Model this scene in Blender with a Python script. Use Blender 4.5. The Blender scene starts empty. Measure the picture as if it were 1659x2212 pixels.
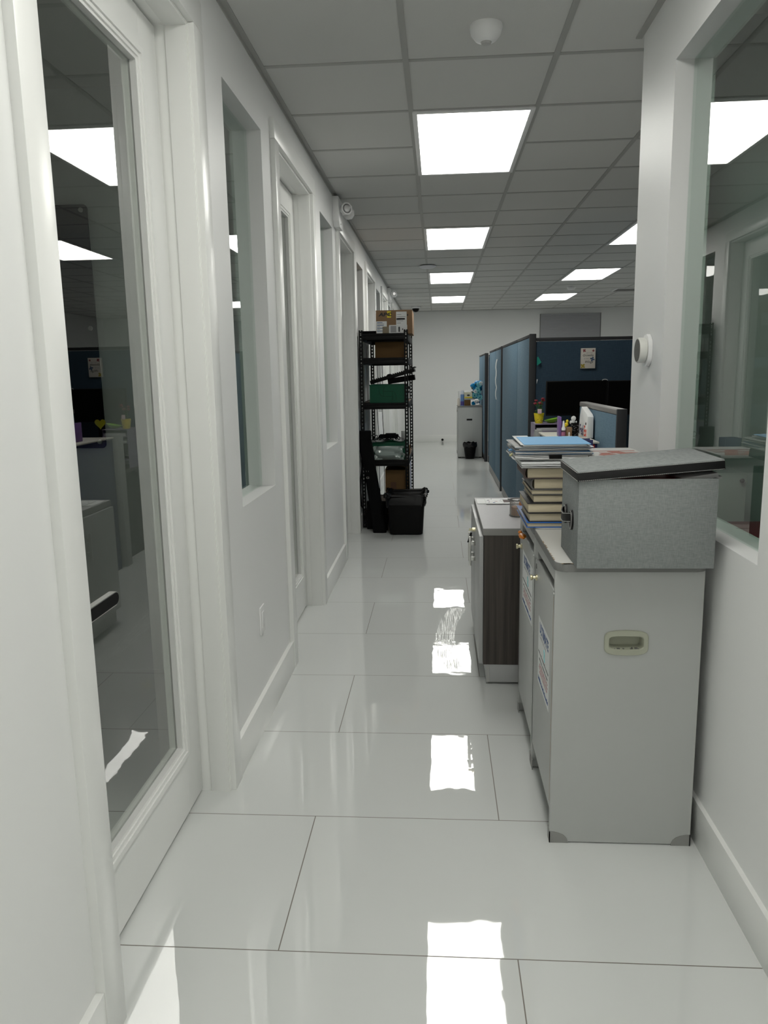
import bpy, bmesh, math, random
from mathutils import Vector, Matrix
random.seed(7)
C = bpy.context.scene
COL = C.collection

# ------------------------------------------------------------------ camera, world, exposure
CAM_H = 1.4303
F_PX, YAW, PITCH, ROLL = 1654.73, -0.0725043, 0.1780317, -0.0176098
cy, sy, cp, sp = math.cos(YAW), math.sin(YAW), math.cos(PITCH), math.sin(PITCH)
fwd = Vector((sy * cp, cy * cp, -sp)); rgt = Vector((cy, -sy, 0)); upv = rgt.cross(fwd)
cr, sr = math.cos(ROLL), math.sin(ROLL)
r2 = cr * rgt + sr * upv; u2 = -sr * rgt + cr * upv
cam = bpy.data.cameras.new('camera'); cam.sensor_fit = 'VERTICAL'; cam.sensor_height = 36.0
cam.lens = F_PX / 2212 * 36.0; cam.clip_start = 0.02
camo = bpy.data.objects.new('camera', cam); COL.objects.link(camo)
M = Matrix((r2, u2, -fwd)).transposed().to_4x4(); M.translation = (0, 0, CAM_H)
camo.matrix_world = M
C.camera = camo
w = bpy.data.worlds.new('world'); C.world = w; w.use_nodes = True
w.node_tree.nodes['Background'].inputs[0].default_value = (0.02, 0.02, 0.02, 1)
w.node_tree.nodes['Background'].inputs[1].default_value = 0.0
vs = C.view_settings
vs.view_transform = 'Standard'; vs.look = 'None'; vs.gamma = 1; vs.exposure = 0.0; vs.use_curve_mapping = False
try:
    C.cycles.max_bounces = 14; C.cycles.diffuse_bounces = 8; C.cycles.glossy_bounces = 6
    C.cycles.transparent_max_bounces = 24; C.cycles.transmission_bounces = 8
    C.cycles.sample_clamp_indirect = 6.0; C.cycles.use_denoising = True
    C.cycles.caustics_reflective = False
except Exception:
    pass
LIGHT = 10.3            # radiance of the ceiling panels
CEIL = 2.69

# ------------------------------------------------------------------ materials
def pm(name, col, rough=0.5, metal=0.0, spec=0.5, bump=None, var=None, emit=None, coat=0.0):
    m = bpy.data.materials.new(name); m.use_nodes = True
    nt = m.node_tree; b = nt.nodes['Principled BSDF']
    b.inputs['Base Color'].default_value = (*col, 1); b.inputs['Roughness'].default_value = rough
    b.inputs['Metallic'].default_value = metal; b.inputs['Specular IOR Level'].default_value = spec
    b.inputs['Coat Weight'].default_value = coat
    tc = nt.nodes.new('ShaderNodeTexCoord')
    if bump:
        n = nt.nodes.new('ShaderNodeTexNoise'); n.inputs['Scale'].default_value = bump[0]; n.inputs['Detail'].default_value = 4
        bp = nt.nodes.new('ShaderNodeBump'); bp.inputs['Strength'].default_value = bump[1]; bp.inputs['Distance'].default_value = 0.002
        nt.links.new(tc.outputs['Object'], n.inputs['Vector']); nt.links.new(n.outputs['Fac'], bp.inputs['Height'])
        nt.links.new(bp.outputs['Normal'], b.inputs['Normal'])
    if var:
        n = nt.nodes.new('ShaderNodeTexNoise'); n.inputs['Scale'].default_value = var[0]; n.inputs['Detail'].default_value = 5
        mx = nt.nodes.new('ShaderNodeMix'); mx.data_type = 'RGBA'
        mx.inputs[6].default_value = (*col, 1); mx.inputs[7].default_value = (*var[1], 1)
        nt.links.new(tc.outputs['Object'], n.inputs['Vector']); nt.links.new(n.outputs['Fac'], mx.inputs[0])
        nt.links.new(mx.outputs[2], b.inputs['Base Color'])
    if emit:
        b.inputs['Emission Color'].default_value = (*emit[0], 1); b.inputs['Emission Strength'].default_value = emit[1]
    return m

def glass_mat(name, tint, ior=1.5, rough=0.0):
    m = bpy.data.materials.new(name); m.use_nodes = True; nt = m.node_tree; nt.nodes.clear()
    o = nt.nodes.new('ShaderNodeOutputMaterial'); t = nt.nodes.new('ShaderNodeBsdfTransparent'); t.inputs[0].default_value = (*tint, 1)
    g = nt.nodes.new('ShaderNodeBsdfGlossy'); g.inputs['Roughness'].default_value = rough; g.inputs[0].default_value = (1, 1, 1, 1)
    f = nt.nodes.new('ShaderNodeFresnel'); f.inputs[0].default_value = ior
    mx = nt.nodes.new('ShaderNodeMixShader')
    # both faces of the pane reflect: R = 2F / (1 + F), counted once on the face the ray enters by
    a = nt.nodes.new('ShaderNodeMath'); a.operation = 'ADD'; a.inputs[1].default_value = 1.0
    d = nt.nodes.new('ShaderNodeMath'); d.operation = 'DIVIDE'; m2 = nt.nodes.new('ShaderNodeMath'); m2.operation = 'MULTIPLY'; m2.inputs[1].default_value = 2.0
    ge = nt.nodes.new('ShaderNodeNewGeometry'); iv = nt.nodes.new('ShaderNodeMath'); iv.operation = 'SUBTRACT'; iv.inputs[0].default_value = 1.0
    ml = nt.nodes.new('ShaderNodeMath'); ml.operation = 'MULTIPLY'
    nt.links.new(f.outputs[0], a.inputs[0]); nt.links.new(f.outputs[0], m2.inputs[0]); nt.links.new(m2.outputs[0], d.inputs[0]); nt.links.new(a.outputs[0], d.inputs[1])
    nt.links.new(ge.outputs['Backfacing'], iv.inputs[1]); nt.links.new(d.outputs[0], ml.inputs[0]); nt.links.new(iv.outputs[0], ml.inputs[1])
    nt.links.new(ml.outputs[0], mx.inputs[0]); nt.links.new(t.outputs[0], mx.inputs[1]); nt.links.new(g.outputs[0], mx.inputs[2])
    nt.links.new(mx.outputs[0], o.inputs[0])
    return m

def floor_mat():
    m = bpy.data.materials.new('polished_floor_tile'); m.use_nodes = True; nt = m.node_tree; b = nt.nodes['Principled BSDF']; L = nt.links.new
    tc = nt.nodes.new('ShaderNodeTexCoord'); mp = nt.nodes.new('ShaderNodeMapping')
    mp.inputs['Location'].default_value = (-0.19 + 24.0, -1.686 + 24.0, 0)
    br = nt.nodes.new('ShaderNodeTexBrick')
    br.inputs['Scale'].default_value = 1; br.inputs['Brick Width'].default_value = 1.2; br.inputs['Row Height'].default_value = 0.6
    br.inputs['Mortar Size'].default_value = 0.0016; br.inputs['Mortar Smooth'].default_value = 0.1; br.offset = 0.5; br.offset_frequency = 2
    br.inputs['Bias'].default_value = 0.0
    br.inputs['Color1'].default_value = (0.0, 0.0, 0.0, 1); br.inputs['Color2'].default_value = (1, 1, 1, 1); br.inputs['Mortar'].default_value = (0.5, 0.5, 0.5, 1)
    L(tc.outputs['Object'], mp.inputs[0]); L(mp.outputs[0], br.inputs['Vector'])
    mx = nt.nodes.new('ShaderNodeMix'); mx.data_type = 'RGBA'
    mx.inputs[6].default_value = (0.64, 0.655, 0.645, 1); mx.inputs[7].default_value = (0.13, 0.11, 0.09, 1)
    L(br.outputs['Fac'], mx.inputs[0]); L(mx.outputs[2], b.inputs['Base Color'])
    # dried mop streaks: places of slightly duller polish
    nz = nt.nodes.new('ShaderNodeTexNoise'); nz.inputs['Scale'].default_value = 0.9; nz.inputs['Detail'].default_value = 3
    L(tc.outputs['Object'], nz.inputs['Vector'])
    rr = nt.nodes.new('ShaderNodeMapRange'); rr.inputs[1].default_value = 0.5; rr.inputs[2].default_value = 0.8; rr.inputs[3].default_value = 0.012; rr.inputs[4].default_value = 0.05
    L(nz.outputs['Fac'], rr.inputs[0])
    ma = nt.nodes.new('ShaderNodeMath'); ma.operation = 'MULTIPLY_ADD'; ma.inputs[1].default_value = 0.6
    # one curved dried wipe mark: a band around x = f(y) where the polish is dull
    sx = nt.nodes.new('ShaderNodeSeparateXYZ'); L(tc.outputs['Object'], sx.inputs[0])
    def mth(op, a_, b_=None, c_=None):
        q = nt.nodes.new('ShaderNodeMath'); q.operation = op
        for i_, v_ in enumerate((a_, b_, c_)):
            if v_ is None: continue
            if isinstance(v_, (int, float)): q.inputs[i_].default_value = v_
            else: L(v_, q.inputs[i_])
        return q.outputs[0]
    dy = mth('SUBTRACT', sx.outputs[1], 3.97); cx = mth('MULTIPLY_ADD', mth('MULTIPLY', dy, dy), 0.25, 0.03)
    dist = mth('ABSOLUTE', mth('SUBTRACT', sx.outputs[0], cx))
    st = nt.nodes.new('ShaderNodeMapRange'); st.inputs[1].default_value = 0.045; st.inputs[2].default_value = 0.055; st.inputs[3].default_value = 1; st.inputs[4].default_value = 0; L(dist, st.inputs[0])
    gate = mth('LESS_THAN', mth('ABSOLUTE', mth('ADD', dy, -0.1)), 0.50)
    nw = nt.nodes.new('ShaderNodeTexNoise'); nw.inputs['Scale'].default_value = 1.0; nw.inputs['Detail'].default_value = 3
    wm = nt.nodes.new('ShaderNodeMapping'); wm.inputs['Scale'].default_value = (260, 7, 1); L(tc.outputs['Object'], wm.inputs[0]); L(wm.outputs[0], nw.inputs['Vector'])
    sk = nt.nodes.new('ShaderNodeMapRange'); sk.inputs[1].default_value = 0.50; sk.inputs[2].default_value = 0.56; L(nw.outputs['Fac'], sk.inputs[0])
    wipe = mth('MULTIPLY', mth('MULTIPLY', st.outputs[0], gate), mth('MULTIPLY', sk.outputs[0], 0.30))
    L(br.outputs['Fac'], ma.inputs[0]); L(rr.outputs[0], ma.inputs[2]); L(mth('ADD', ma.outputs[0], wipe), b.inputs['Roughness'])
    b.inputs['Specular IOR Level'].default_value = 0.5; b.inputs['IOR'].default_value = 1.9
    # each tile is very slightly warped, joints are recessed
    n2 = nt.nodes.new('ShaderNodeTexNoise'); n2.inputs['Scale'].default_value = 9.0; n2.inputs['Detail'].default_value = 1.5
    L(tc.outputs['Object'], n2.inputs['Vector'])
    b1 = nt.nodes.new('ShaderNodeBump'); b1.inputs['Strength'].default_value = 0.075; b1.inputs['Distance'].default_value = 0.004
    L(n2.outputs['Fac'], b1.inputs['Height'])
    b2 = nt.nodes.new('ShaderNodeBump'); b2.inputs['Strength'].default_value = 0.3; b2.inputs['Distance'].default_value = 0.001; b2.invert = True
    L(br.outputs['Fac'], b2.inputs['Height']); L(b1.outputs[0], b2.inputs['Normal']); L(b2.outputs[0], b.inputs['Normal'])
    return m

def linen_mat(name, c1, c2, scale=420):
    m = bpy.data.materials.new(name); m.use_nodes = True; nt = m.node_tree; b = nt.nodes['Principled BSDF']; L = nt.links.new
    tc = nt.nodes.new('ShaderNodeTexCoord'); outs = []
    for sc in ((scale, scale * 0.06, scale), (scale * 0.06, scale * 0.06, scale)) , :
        pass
    for sc in ((scale, scale, scale * 0.07), (scale * 0.07, scale * 0.07, scale)):
        mp = nt.nodes.new('ShaderNodeMapping'); mp.inputs['Scale'].default_value = sc
        n = nt.nodes.new('ShaderNodeTexNoise'); n.inputs['Scale'].default_value = 1.0; n.inputs['Detail'].default_value = 2
        L(tc.outputs['Object'], mp.inputs[0]); L(mp.outputs[0], n.inputs['Vector']); outs.append(n)
    ad = nt.nodes.new('ShaderNodeMath'); ad.operation = 'ADD'; L(outs[0].outputs['Fac'], ad.inputs[0]); L(outs[1].outputs['Fac'], ad.inputs[1])
    mr = nt.nodes.new('ShaderNodeMapRange'); mr.inputs[1].default_value = 0.75; mr.inputs[2].default_value = 1.3; L(ad.outputs[0], mr.inputs[0])
    mx = nt.nodes.new('ShaderNodeMix'); mx.data_type = 'RGBA'; mx.inputs[6].default_value = (*c1, 1); mx.inputs[7].default_value = (*c2, 1)
    L(mr.outputs[0], mx.inputs[0]); L(mx.outputs[2], b.inputs['Base Color'])
    bp = nt.nodes.new('ShaderNodeBump'); bp.inputs['Strength'].default_value = 0.25; bp.inputs['Distance'].default_value = 0.0008
    L(ad.outputs[0], bp.inputs['Height']); L(bp.outputs[0], b.inputs['Normal'])
    b.inputs['Roughness'].default_value = 0.9; b.inputs['Specular IOR Level'].default_value = 0.2
    return m

def wood_mat(name, c1, c2, vec=(55, 55, 1.2)):
    m = bpy.data.materials.new(name); m.use_nodes = True; nt = m.node_tree; b = nt.nodes['Principled BSDF']; L = nt.links.new
    tc = nt.nodes.new('ShaderNodeTexCoord'); mp = nt.nodes.new('ShaderNodeMapping'); mp.inputs['Scale'].default_value = vec
    n = nt.nodes.new('ShaderNodeTexNoise'); n.inputs['Scale'].default_value = 1.0; n.inputs['Detail'].default_value = 6; n.inputs['Roughness'].default_value = 0.65
    mr = nt.nodes.new('ShaderNodeMapRange'); mr.inputs[1].default_value = 0.3; mr.inputs[2].default_value = 0.7
    mx = nt.nodes.new('ShaderNodeMix'); mx.data_type = 'RGBA'; mx.inputs[6].default_value = (*c1, 1); mx.inputs[7].default_value = (*c2, 1)
    L(tc.outputs['Object'], mp.inputs[0]); L(mp.outputs[0], n.inputs['Vector']); L(n.outputs['Fac'], mr.inputs[0]); L(mr.outputs[0], mx.inputs[0]); L(mx.outputs[2], b.inputs['Base Color'])
    b.inputs['Roughness'].default_value = 0.45
    return m

def leaf_lines_mat(name, c1, c2, n):           # paper edges: fine layered lines
    m = bpy.data.materials.new(name); m.use_nodes = True; nt = m.node_tree; b = nt.nodes['Principled BSDF']; L = nt.links.new
    tc = nt.nodes.new('ShaderNodeTexCoord'); mp = nt.nodes.new('ShaderNodeMapping'); mp.inputs['Scale'].default_value = (6, 6, n)
    nz = nt.nodes.new('ShaderNodeTexNoise'); nz.inputs['Scale'].default_value = 1; nz.inputs['Detail'].default_value = 2
    mx = nt.nodes.new('ShaderNodeMix'); mx.data_type = 'RGBA'; mx.inputs[6].default_value = (*c1, 1); mx.inputs[7].default_value = (*c2, 1)
    L(tc.outputs['Object'], mp.inputs[0]); L(mp.outputs[0], nz.inputs['Vector']); L(nz.outputs['Fac'], mx.inputs[0]); L(mx.outputs[2], b.inputs['Base Color'])
    b.inputs['Roughness'].default_value = 0.85
    return m

def light_mat():
    m = bpy.data.materials.new('lit_diffuser'); m.use_nodes = True; nt = m.node_tree; nt.nodes.clear()
    o = nt.nodes.new('ShaderNodeOutputMaterial'); e = nt.nodes.new('ShaderNodeEmission')
    e.inputs[0].default_value = (1.0, 0.995, 0.93, 1); e.inputs[1].default_value = LIGHT
    nt.links.new(e.outputs[0], o.inputs[0]); return m

WALL = pm('wall_paint', (0.77, 0.775, 0.77), 0.47, spec=0.4, bump=(55, 0.05))
TRIM = pm('trim_paint', (0.79, 0.795, 0.78), 0.3)
CEILM = pm('ceiling_tile', (0.60, 0.60, 0.585), 0.95, spec=0.1, bump=(220, 0.25))
GRID = pm('ceiling_grid_metal', (0.38, 0.38, 0.365), 0.5)
FLOOR = floor_mat()
GLASS_G = glass_mat('green_glass', (0.84, 0.905, 0.872), 1.5)
GLASS_D = glass_mat('clear_glass', (0.90, 0.92, 0.90), 1.5)
LAMP = light_mat()
WHITE = pm('white_plastic', (0.78, 0.78, 0.78), 0.35)
GREYLAM = pm('grey_laminate', (0.39, 0.40, 0.39), 0.4, var=(3, (0.42, 0.43, 0.42)))
LAMTOP = pm('pale_grey_laminate_top', (0.56, 0.555, 0.53), 0.4)
EDGE = pm('dark_grey_edge_band', (0.19, 0.19, 0.185), 0.5)
CHIP = pm('bare_chipboard', (0.36, 0.28, 0.2), 0.9)
IVORY = pm('ivory_plastic', (0.36, 0.37, 0.295), 0.45)
STEEL = pm('satin_steel', (0.55, 0.55, 0.53), 0.3, metal=0.9)
STEELD = pm('dull_steel', (0.42, 0.42, 0.41), 0.4, metal=0.7)
FOOT = pm('worn_grey_metal', (0.27, 0.27, 0.26), 0.4, metal=0.3)
BRASS = pm('brass', (0.7, 0.65, 0.45), 0.3, metal=0.9)
BLACK = pm('black_plastic', (0.004, 0.004, 0.004), 0.5, spec=0.12)
BLACKM = pm('black_painted_steel', (0.004, 0.004, 0.0042), 0.5, spec=0.15)
BLACKB = pm('black_bag_film', (0.006, 0.006, 0.0065), 0.25, spec=0.35, bump=(40, 0.6))
FABB = pm('black_woven_fabric', (0.005, 0.005, 0.0055), 0.9, spec=0.08)
LEATHER = pm('black_leather', (0.008, 0.008, 0.0085), 0.45, spec=0.3, bump=(400, 0.3))
STITCH = pm('white_stitching', (0.55, 0.55, 0.53), 0.8)
LINEN = linen_mat('grey_linen', (0.20, 0.215, 0.215), (0.29, 0.305, 0.305), 900)
DWOOD = wood_mat('dark_wood_laminate', (0.018, 0.014, 0.012), (0.075, 0.062, 0.053))
GREYW = pm('grey_wood_laminate', (0.36, 0.355, 0.37), 0.4, var=(60, (0.42, 0.415, 0.43)))
GREYE = pm('taupe_edge', (0.25, 0.245, 0.235), 0.5)
SILV = pm('silver_laminate', (0.37, 0.375, 0.375), 0.35)
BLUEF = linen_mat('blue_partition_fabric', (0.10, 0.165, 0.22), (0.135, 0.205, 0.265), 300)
SHADEDF = linen_mat('shaded_partition_fabric', (0.03, 0.054, 0.082), (0.042, 0.07, 0.10), 300)  # blue partition fabric with the cubicle's shade put into its colour
CHAR = pm('charcoal_trim', (0.024, 0.025, 0.028), 0.55, spec=0.3)
GREYT = pm('grey_partition_trim', (0.21, 0.205, 0.2), 0.45)
CARD = pm('cardboard', (0.25, 0.155, 0.085), 0.9, var=(14, (0.22, 0.135, 0.075)))
CARDD = pm('brown_cardboard', (0.15, 0.09, 0.04), 0.9, spec=0.1)
DECK = pm('particle_board', (0.12, 0.085, 0.06), 0.9)
GREEN = pm('green_crate_plastic', (0.0, 0.07, 0.034), 0.4, spec=0.25)
GREEND = pm('green_relief_groove', (0.0, 0.03, 0.014), 0.5)
PAPER = pm('white_paper', (0.74, 0.75, 0.75), 0.85)
PAPERG = pm('grey_paper', (0.42, 0.42, 0.42), 0.85)
BLUEP = pm('blue_card', (0.16, 0.42, 0.72), 0.6)
BLUED = pm('deep_blue_card', (0.05, 0.17, 0.36), 0.6)
NAVYP = pm('navy_card', (0.012, 0.016, 0.09), 0.5)
CREAM = leaf_lines_mat('cream_page_edges', (0.62, 0.55, 0.40), (0.50, 0.43, 0.30), 500)
SHEETS = leaf_lines_mat('loose_sheet_edges', (0.70, 0.70, 0.69), (0.20, 0.20, 0.21), 260)
BROWNB = pm('brown_book_cloth', (0.075, 0.05, 0.045), 0.6)
DARKB = pm('dark_book_cloth', (0.018, 0.017, 0.018), 0.5)
BLUEB = pm('blue_book_cloth', (0.012, 0.11, 0.42), 0.4)
TAUPEB = pm('grey_book_cloth', (0.10, 0.095, 0.09), 0.6)
RED = pm('red', (0.42, 0.02, 0.02), 0.5)
DRED = pm('dark_red', (0.20, 0.008, 0.02), 0.5)
ORANGE = pm('orange', (0.75, 0.22, 0.01), 0.3)
YELLOW = pm('yellow', (0.75, 0.60, 0.02), 0.5)
LIME = pm('lime_green', (0.22, 0.48, 0.02), 0.35)
PURPLE = pm('purple', (0.19, 0.10, 0.32), 0.4)
LILAC = pm('lilac_grey', (0.24, 0.20, 0.29), 0.4)
TEAL = pm('teal_cloth', (0.0, 0.22, 0.16), 0.7)
SKYB = pm('sky_blue_foil', (0.0, 0.23, 0.5), 0.3)
AQUA = pm('aqua_ribbon', (0.22, 0.58, 0.62), 0.4)
LEAFG = pm('dark_leaf', (0.01, 0.06, 0.05), 0.5)
LEAFK = pm('plant_leaf', (0.03, 0.11, 0.02), 0.5)
SCREEN = pm('black_screen', (0.0015, 0.0015, 0.0015), 0.5, spec=0.05)
INKB = pm('ink_blue', (0.02, 0.07, 0.22), 0.7)
INKR = pm('ink_red', (0.35, 0.06, 0.07), 0.7)
INKK = pm('ink_black', (0.025, 0.025, 0.03), 0.7)
INKG = pm('ink_grey', (0.33, 0.33, 0.34), 0.7)
INKP = pm('ink_purple', (0.06, 0.03, 0.12), 0.7)
INKO = pm('ink_orange_red', (0.62, 0.06, 0.03), 0.7)
OLIVE = pm('olive_cushion', (0.06, 0.06, 0.012), 0.8)
BLIND = pm('grey_blind_slat', (0.38, 0.38, 0.40), 0.5)
DGREY = pm('dark_grey_plastic', (0.09, 0.09, 0.085), 0.4)
PCLEAR = glass_mat('clear_plastic_film', (0.80, 0.86, 0.84), 1.35, 0.15)
BOARDM = pm('black_glass_board', (0.003, 0.0033, 0.0033), 0.5, spec=0.05)

# ------------------------------------------------------------------ mesh helpers
class MB:
    def __init__(s, off=(0, 0, 0)):
        s.bm = bmesh.new(); s.off = Vector(off); s.mats = []; s.mi = 0
    def use(s, m):
        if m not in s.mats: s.mats.append(m)
        s.mi = s.mats.index(m); return s
    def _add(s, tb, bev=0.0, seg=2, smooth=False, mat=None):
        if bev > 0:
            bmesh.ops.bevel(tb, geom=tb.edges[:], offset=bev, segments=seg, affect='EDGES', profile=0.5, clamp_overlap=True)
        bmesh.ops.recalc_face_normals(tb, faces=tb.faces[:])
        vm = {}
        for v in tb.verts:
            co = v.co if mat is None else mat @ v.co
            vm[v] = s.bm.verts.new(co - s.off)
        for f in tb.faces:
            try:
                nf = s.bm.faces.new([vm[v] for v in f.verts])
                nf.material_index = s.mi; nf.smooth = smooth
            except ValueError:
                pass
        tb.free(); return s
    def box(s, x0, x1, y0, y1, z0, z1, bev=0.0, seg=2, mat=None):
        tb = bmesh.new()
        P = [tb.verts.new((x, y, z)) for z in (z0, z1) for y in (y0, y1) for x in (x0, x1)]
        for q in ((0, 2, 3, 1), (4, 5, 7, 6), (0, 1, 5, 4), (2, 6, 7, 3), (0, 4, 6, 2), (1, 3, 7, 5)):
            tb.faces.new([P[i] for i in q])
        return s._add(tb, bev, seg, mat=mat)
    def prism(s, poly, axis, a, b, bev=0.0, seg=2, smooth=False, mat=None):   # poly in the two other axes (in order x,y,z)
        tb = bmesh.new(); n = len(poly)
        def P(p, t):
            return {'x': (t, p[0], p[1]), 'y': (p[0], t, p[1]), 'z': (p[0], p[1], t)}[axis]
        lo = [tb.verts.new(P(p, a)) for p in poly]; hi = [tb.verts.new(P(p, b)) for p in poly]
        tb.faces.new(lo); tb.faces.new(hi[::-1])
        for i in range(n):
            tb.faces.new((lo[i], hi[i], hi[(i + 1) % n], lo[(i + 1) % n]))
        return s._add(tb, bev, seg, smooth, mat)
    def lathe(s, prof, cen=(0, 0, 0), axis='z', seg=28, mat=None):
        tb = bmesh.new(); rings = []
        for r, h in prof:
            ring = []
            for i in range(seg):
                a = 2 * math.pi * i / seg; u, v = r * math.cos(a), r * math.sin(a)
                p = {'z': (u, v, h), 'x': (h, u, v), 'y': (u, h, v)}[axis]
                ring.append(tb.verts.new((p[0] + cen[0], p[1] + cen[1], p[2] + cen[2])))
            rings.append(ring)
        for a, b in zip(rings, rings[1:]):
            for i in range(seg):
                tb.faces.new((a[i], a[(i + 1) % seg], b[(i + 1) % seg], b[i]))
        if prof[0][0] > 1e-6: tb.faces.new(rings[0][::-1])
        if prof[-1][0] > 1e-6: tb.faces.new(rings[-1])
        bmesh.ops.remove_doubles(tb, verts=tb.verts[:], dist=1e-6)
        return s._add(tb, smooth=True, mat=mat)
    def tube(s, pts, r, seg=8, closed=False, mat=None, flat=1.0):
        pts = [Vector(p) for p in pts]; tb = bmesh.new(); rings = []; n = len(pts); nrm = None
        rr = r if isinstance(r, (list, tuple)) else [r] * n
        for i, p in enumerate(pts):
            if closed: t = (pts[(i + 1) % n] - pts[i - 1])
            else: t = (pts[min(i + 1, n - 1)] - pts[max(i - 1, 0)])
            t.normalize()
            if nrm is None:
                nrm = t.cross(Vector((0, 0, 1)));
                if nrm.length < 0.1: nrm = t.cross(Vector((1, 0, 0)))
            nrm = (nrm - t * nrm.dot(t)).normalized(); bi = t.cross(nrm)
            rings.append([tb.verts.new(p + rr[i] * (math.cos(2 * math.pi * k / seg) * nrm + flat * math.sin(2 * math.pi * k / seg) * bi)) for k in range(seg)])
        pr = list(zip(rings, rings[1:])) + ([(rings[-1], rings[0])] if closed else [])
        for a, b in pr:
            for k in range(seg):
                tb.faces.new((a[k], a[(k + 1) % seg], b[(k + 1) % seg], b[k]))
        if not closed:
            tb.faces.new(rings[0][::-1]); tb.faces.new(rings[-1])
        return s._add(tb, smooth=True, mat=mat)
    def ball(s, c, r, sub=3, sc=(1, 1, 1), noise=0.0, mat=None):
        tb = bmesh.new(); bmesh.ops.create_icosphere(tb, subdivisions=sub, radius=1.0)
        for v in tb.verts:
            k = 1 + noise * random.uniform(-1, 1)
            v.co = Vector((c[0] + v.co.x * r * sc[0] * k, c[1] + v.co.y * r * sc[1] * k, c[2] + v.co.z * r * sc[2] * k))
        return s._add(tb, smooth=True, mat=mat)
    def grid(s, fn, nu, nv, closed_u=False):
        tb = bmesh.new()
        V = [[tb.verts.new(fn(i / nu, j / nv)) for j in range(nv + 1)] for i in range(nu + (0 if closed_u else 1))]
        m = len(V)
        for i in range(nu):
            for j in range(nv):
                tb.faces.new((V[i][j], V[(i + 1) % m][j], V[(i + 1) % m][j + 1], V[i][j + 1]))
        return s._add(tb, smooth=True)
    def ring(s, a0, a1, b0, b1, wd, c0, c1, axis='x', bev=0.0):            # rectangular frame in the plane normal to axis
        def bx(p0, p1, q0, q1):
            if axis == 'x': s.box(c0, c1, p0, p1, q0, q1, bev)
            elif axis == 'y': s.box(p0, p1, c0, c1, q0, q1, bev)
            else: s.box(p0, p1, q0, q1, c0, c1, bev)
        bx(a0, a0 + wd, b0, b1); bx(a1 - wd, a1, b0, b1); bx(a0 + wd, a1 - wd, b0, b0 + wd); bx(a0 + wd, a1 - wd, b1 - wd, b1); return s
    def mesh(s, name, mats):
        me = bpy.data.meshes.new(name); s.bm.to_mesh(me); s.bm.free()
        for m in (s.mats or (mats if isinstance(mats, (list, tuple)) else [mats])): me.materials.append(m)
        try: me.set_sharp_from_angle(angle=math.radians(38))
        except Exception: pass
        return me

def obj(name, mb, mat=None, parent=None, label=None, loc=None, rot=None):
    o = bpy.data.objects.new(name, mb.mesh(name, mat)); COL.objects.link(o)
    if parent: o.parent = parent
    if label: o['label'] = label
    if loc is not None: o.location = loc
    if rot is not None: o.rotation_euler = rot
    return o
def tag(o, label, cat, group=None, kind=None):
    o['label'] = label; o['category'] = cat
    if group: o['group'] = group
    if kind: o['kind'] = kind
    return o
def thing(name, label, cat, loc=(0, 0, 0), rot=(0, 0, 0), group=None):
    o = bpy.data.objects.new(name, None); COL.objects.link(o); o.location = loc; o.rotation_euler = rot; o.empty_display_size = 0.05
    return tag(o, label, cat, group)
def struct(name, mb=None, mat=None, parent=None, label=None):
    if mb is None:
        o = bpy.data.objects.new(name, None); COL.objects.link(o); o.empty_display_size = 0.05
    else:
        o = obj(name, mb, mat, parent)
    if parent is None: o['kind'] = 'structure'
    if label: o['label'] = label
    return o
def copy_tree(o, parent=None):
    c = o.copy(); COL.objects.link(c)
    if parent: c.parent = parent
    for ch in list(o.children): copy_tree(ch, c)
    return c
def text_obj(name, body, size, mat, parent, mtx, ext=0.0003, bold=0.0, shear=0.0, align='LEFT', sx=1.0):
    cu = bpy.data.curves.new(name, 'FONT'); cu.body = body; cu.size = size; cu.extrude = ext; cu.offset = bold; cu.shear = shear
    cu.align_x = align; cu.resolution_u = 3
    t = bpy.data.objects.new(name, cu); COL.objects.link(t)
    dg = bpy.context.evaluated_depsgraph_get(); me = bpy.data.meshes.new_from_object(t.evaluated_get(dg))
    bpy.data.objects.remove(t); bpy.data.curves.remove(cu)
    me.transform(Matrix.Diagonal((sx, 1, 1, 1))); me.transform(mtx); me.materials.clear(); me.materials.append(mat)
    o = bpy.data.objects.new(name, me); COL.objects.link(o); o.parent = parent
    return o
def frame_mtx(origin, xdir, ydir):
    x = Vector(xdir).normalized(); y = Vector(ydir).normalized(); z = x.cross(y)
    m = Matrix((x, y, z)).transposed().to_4x4(); m.translation = origin; return m

# ------------------------------------------------------------------ shell
LW, LWB = -0.735, -0.87          # left wall faces
RW, RWB = 0.79, 0.92             # right wall faces
Y0, YB, XL, XR = -6.2, 16.3, -4.0, 5.4
DOORS = [(1.475, 2.43), (3.667, 4.62), (5.872, 6.83), (8.085, 9.04), (10.32, 11.27), (12.55, 13.5)]
WINS = [(2.797, 3.388), (5.015, 5.585), (7.217, 7.79), (9.47, 10.06), (11.68, 12.25), (13.87, 14.45)]
DH = 2.457; WS, WT = 0.946, 2.443

b = MB(); b.box(XL - .15, XR + .15, Y0 - .15, YB + .15, -0.12, 0.0); struct('floor', b, FLOOR)
b = MB(); b.box(XL - .15, XR + .15, Y0 - .15, YB + .15, CEIL, CEIL + 0.1); struct('ceiling', b, CEILM)

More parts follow.
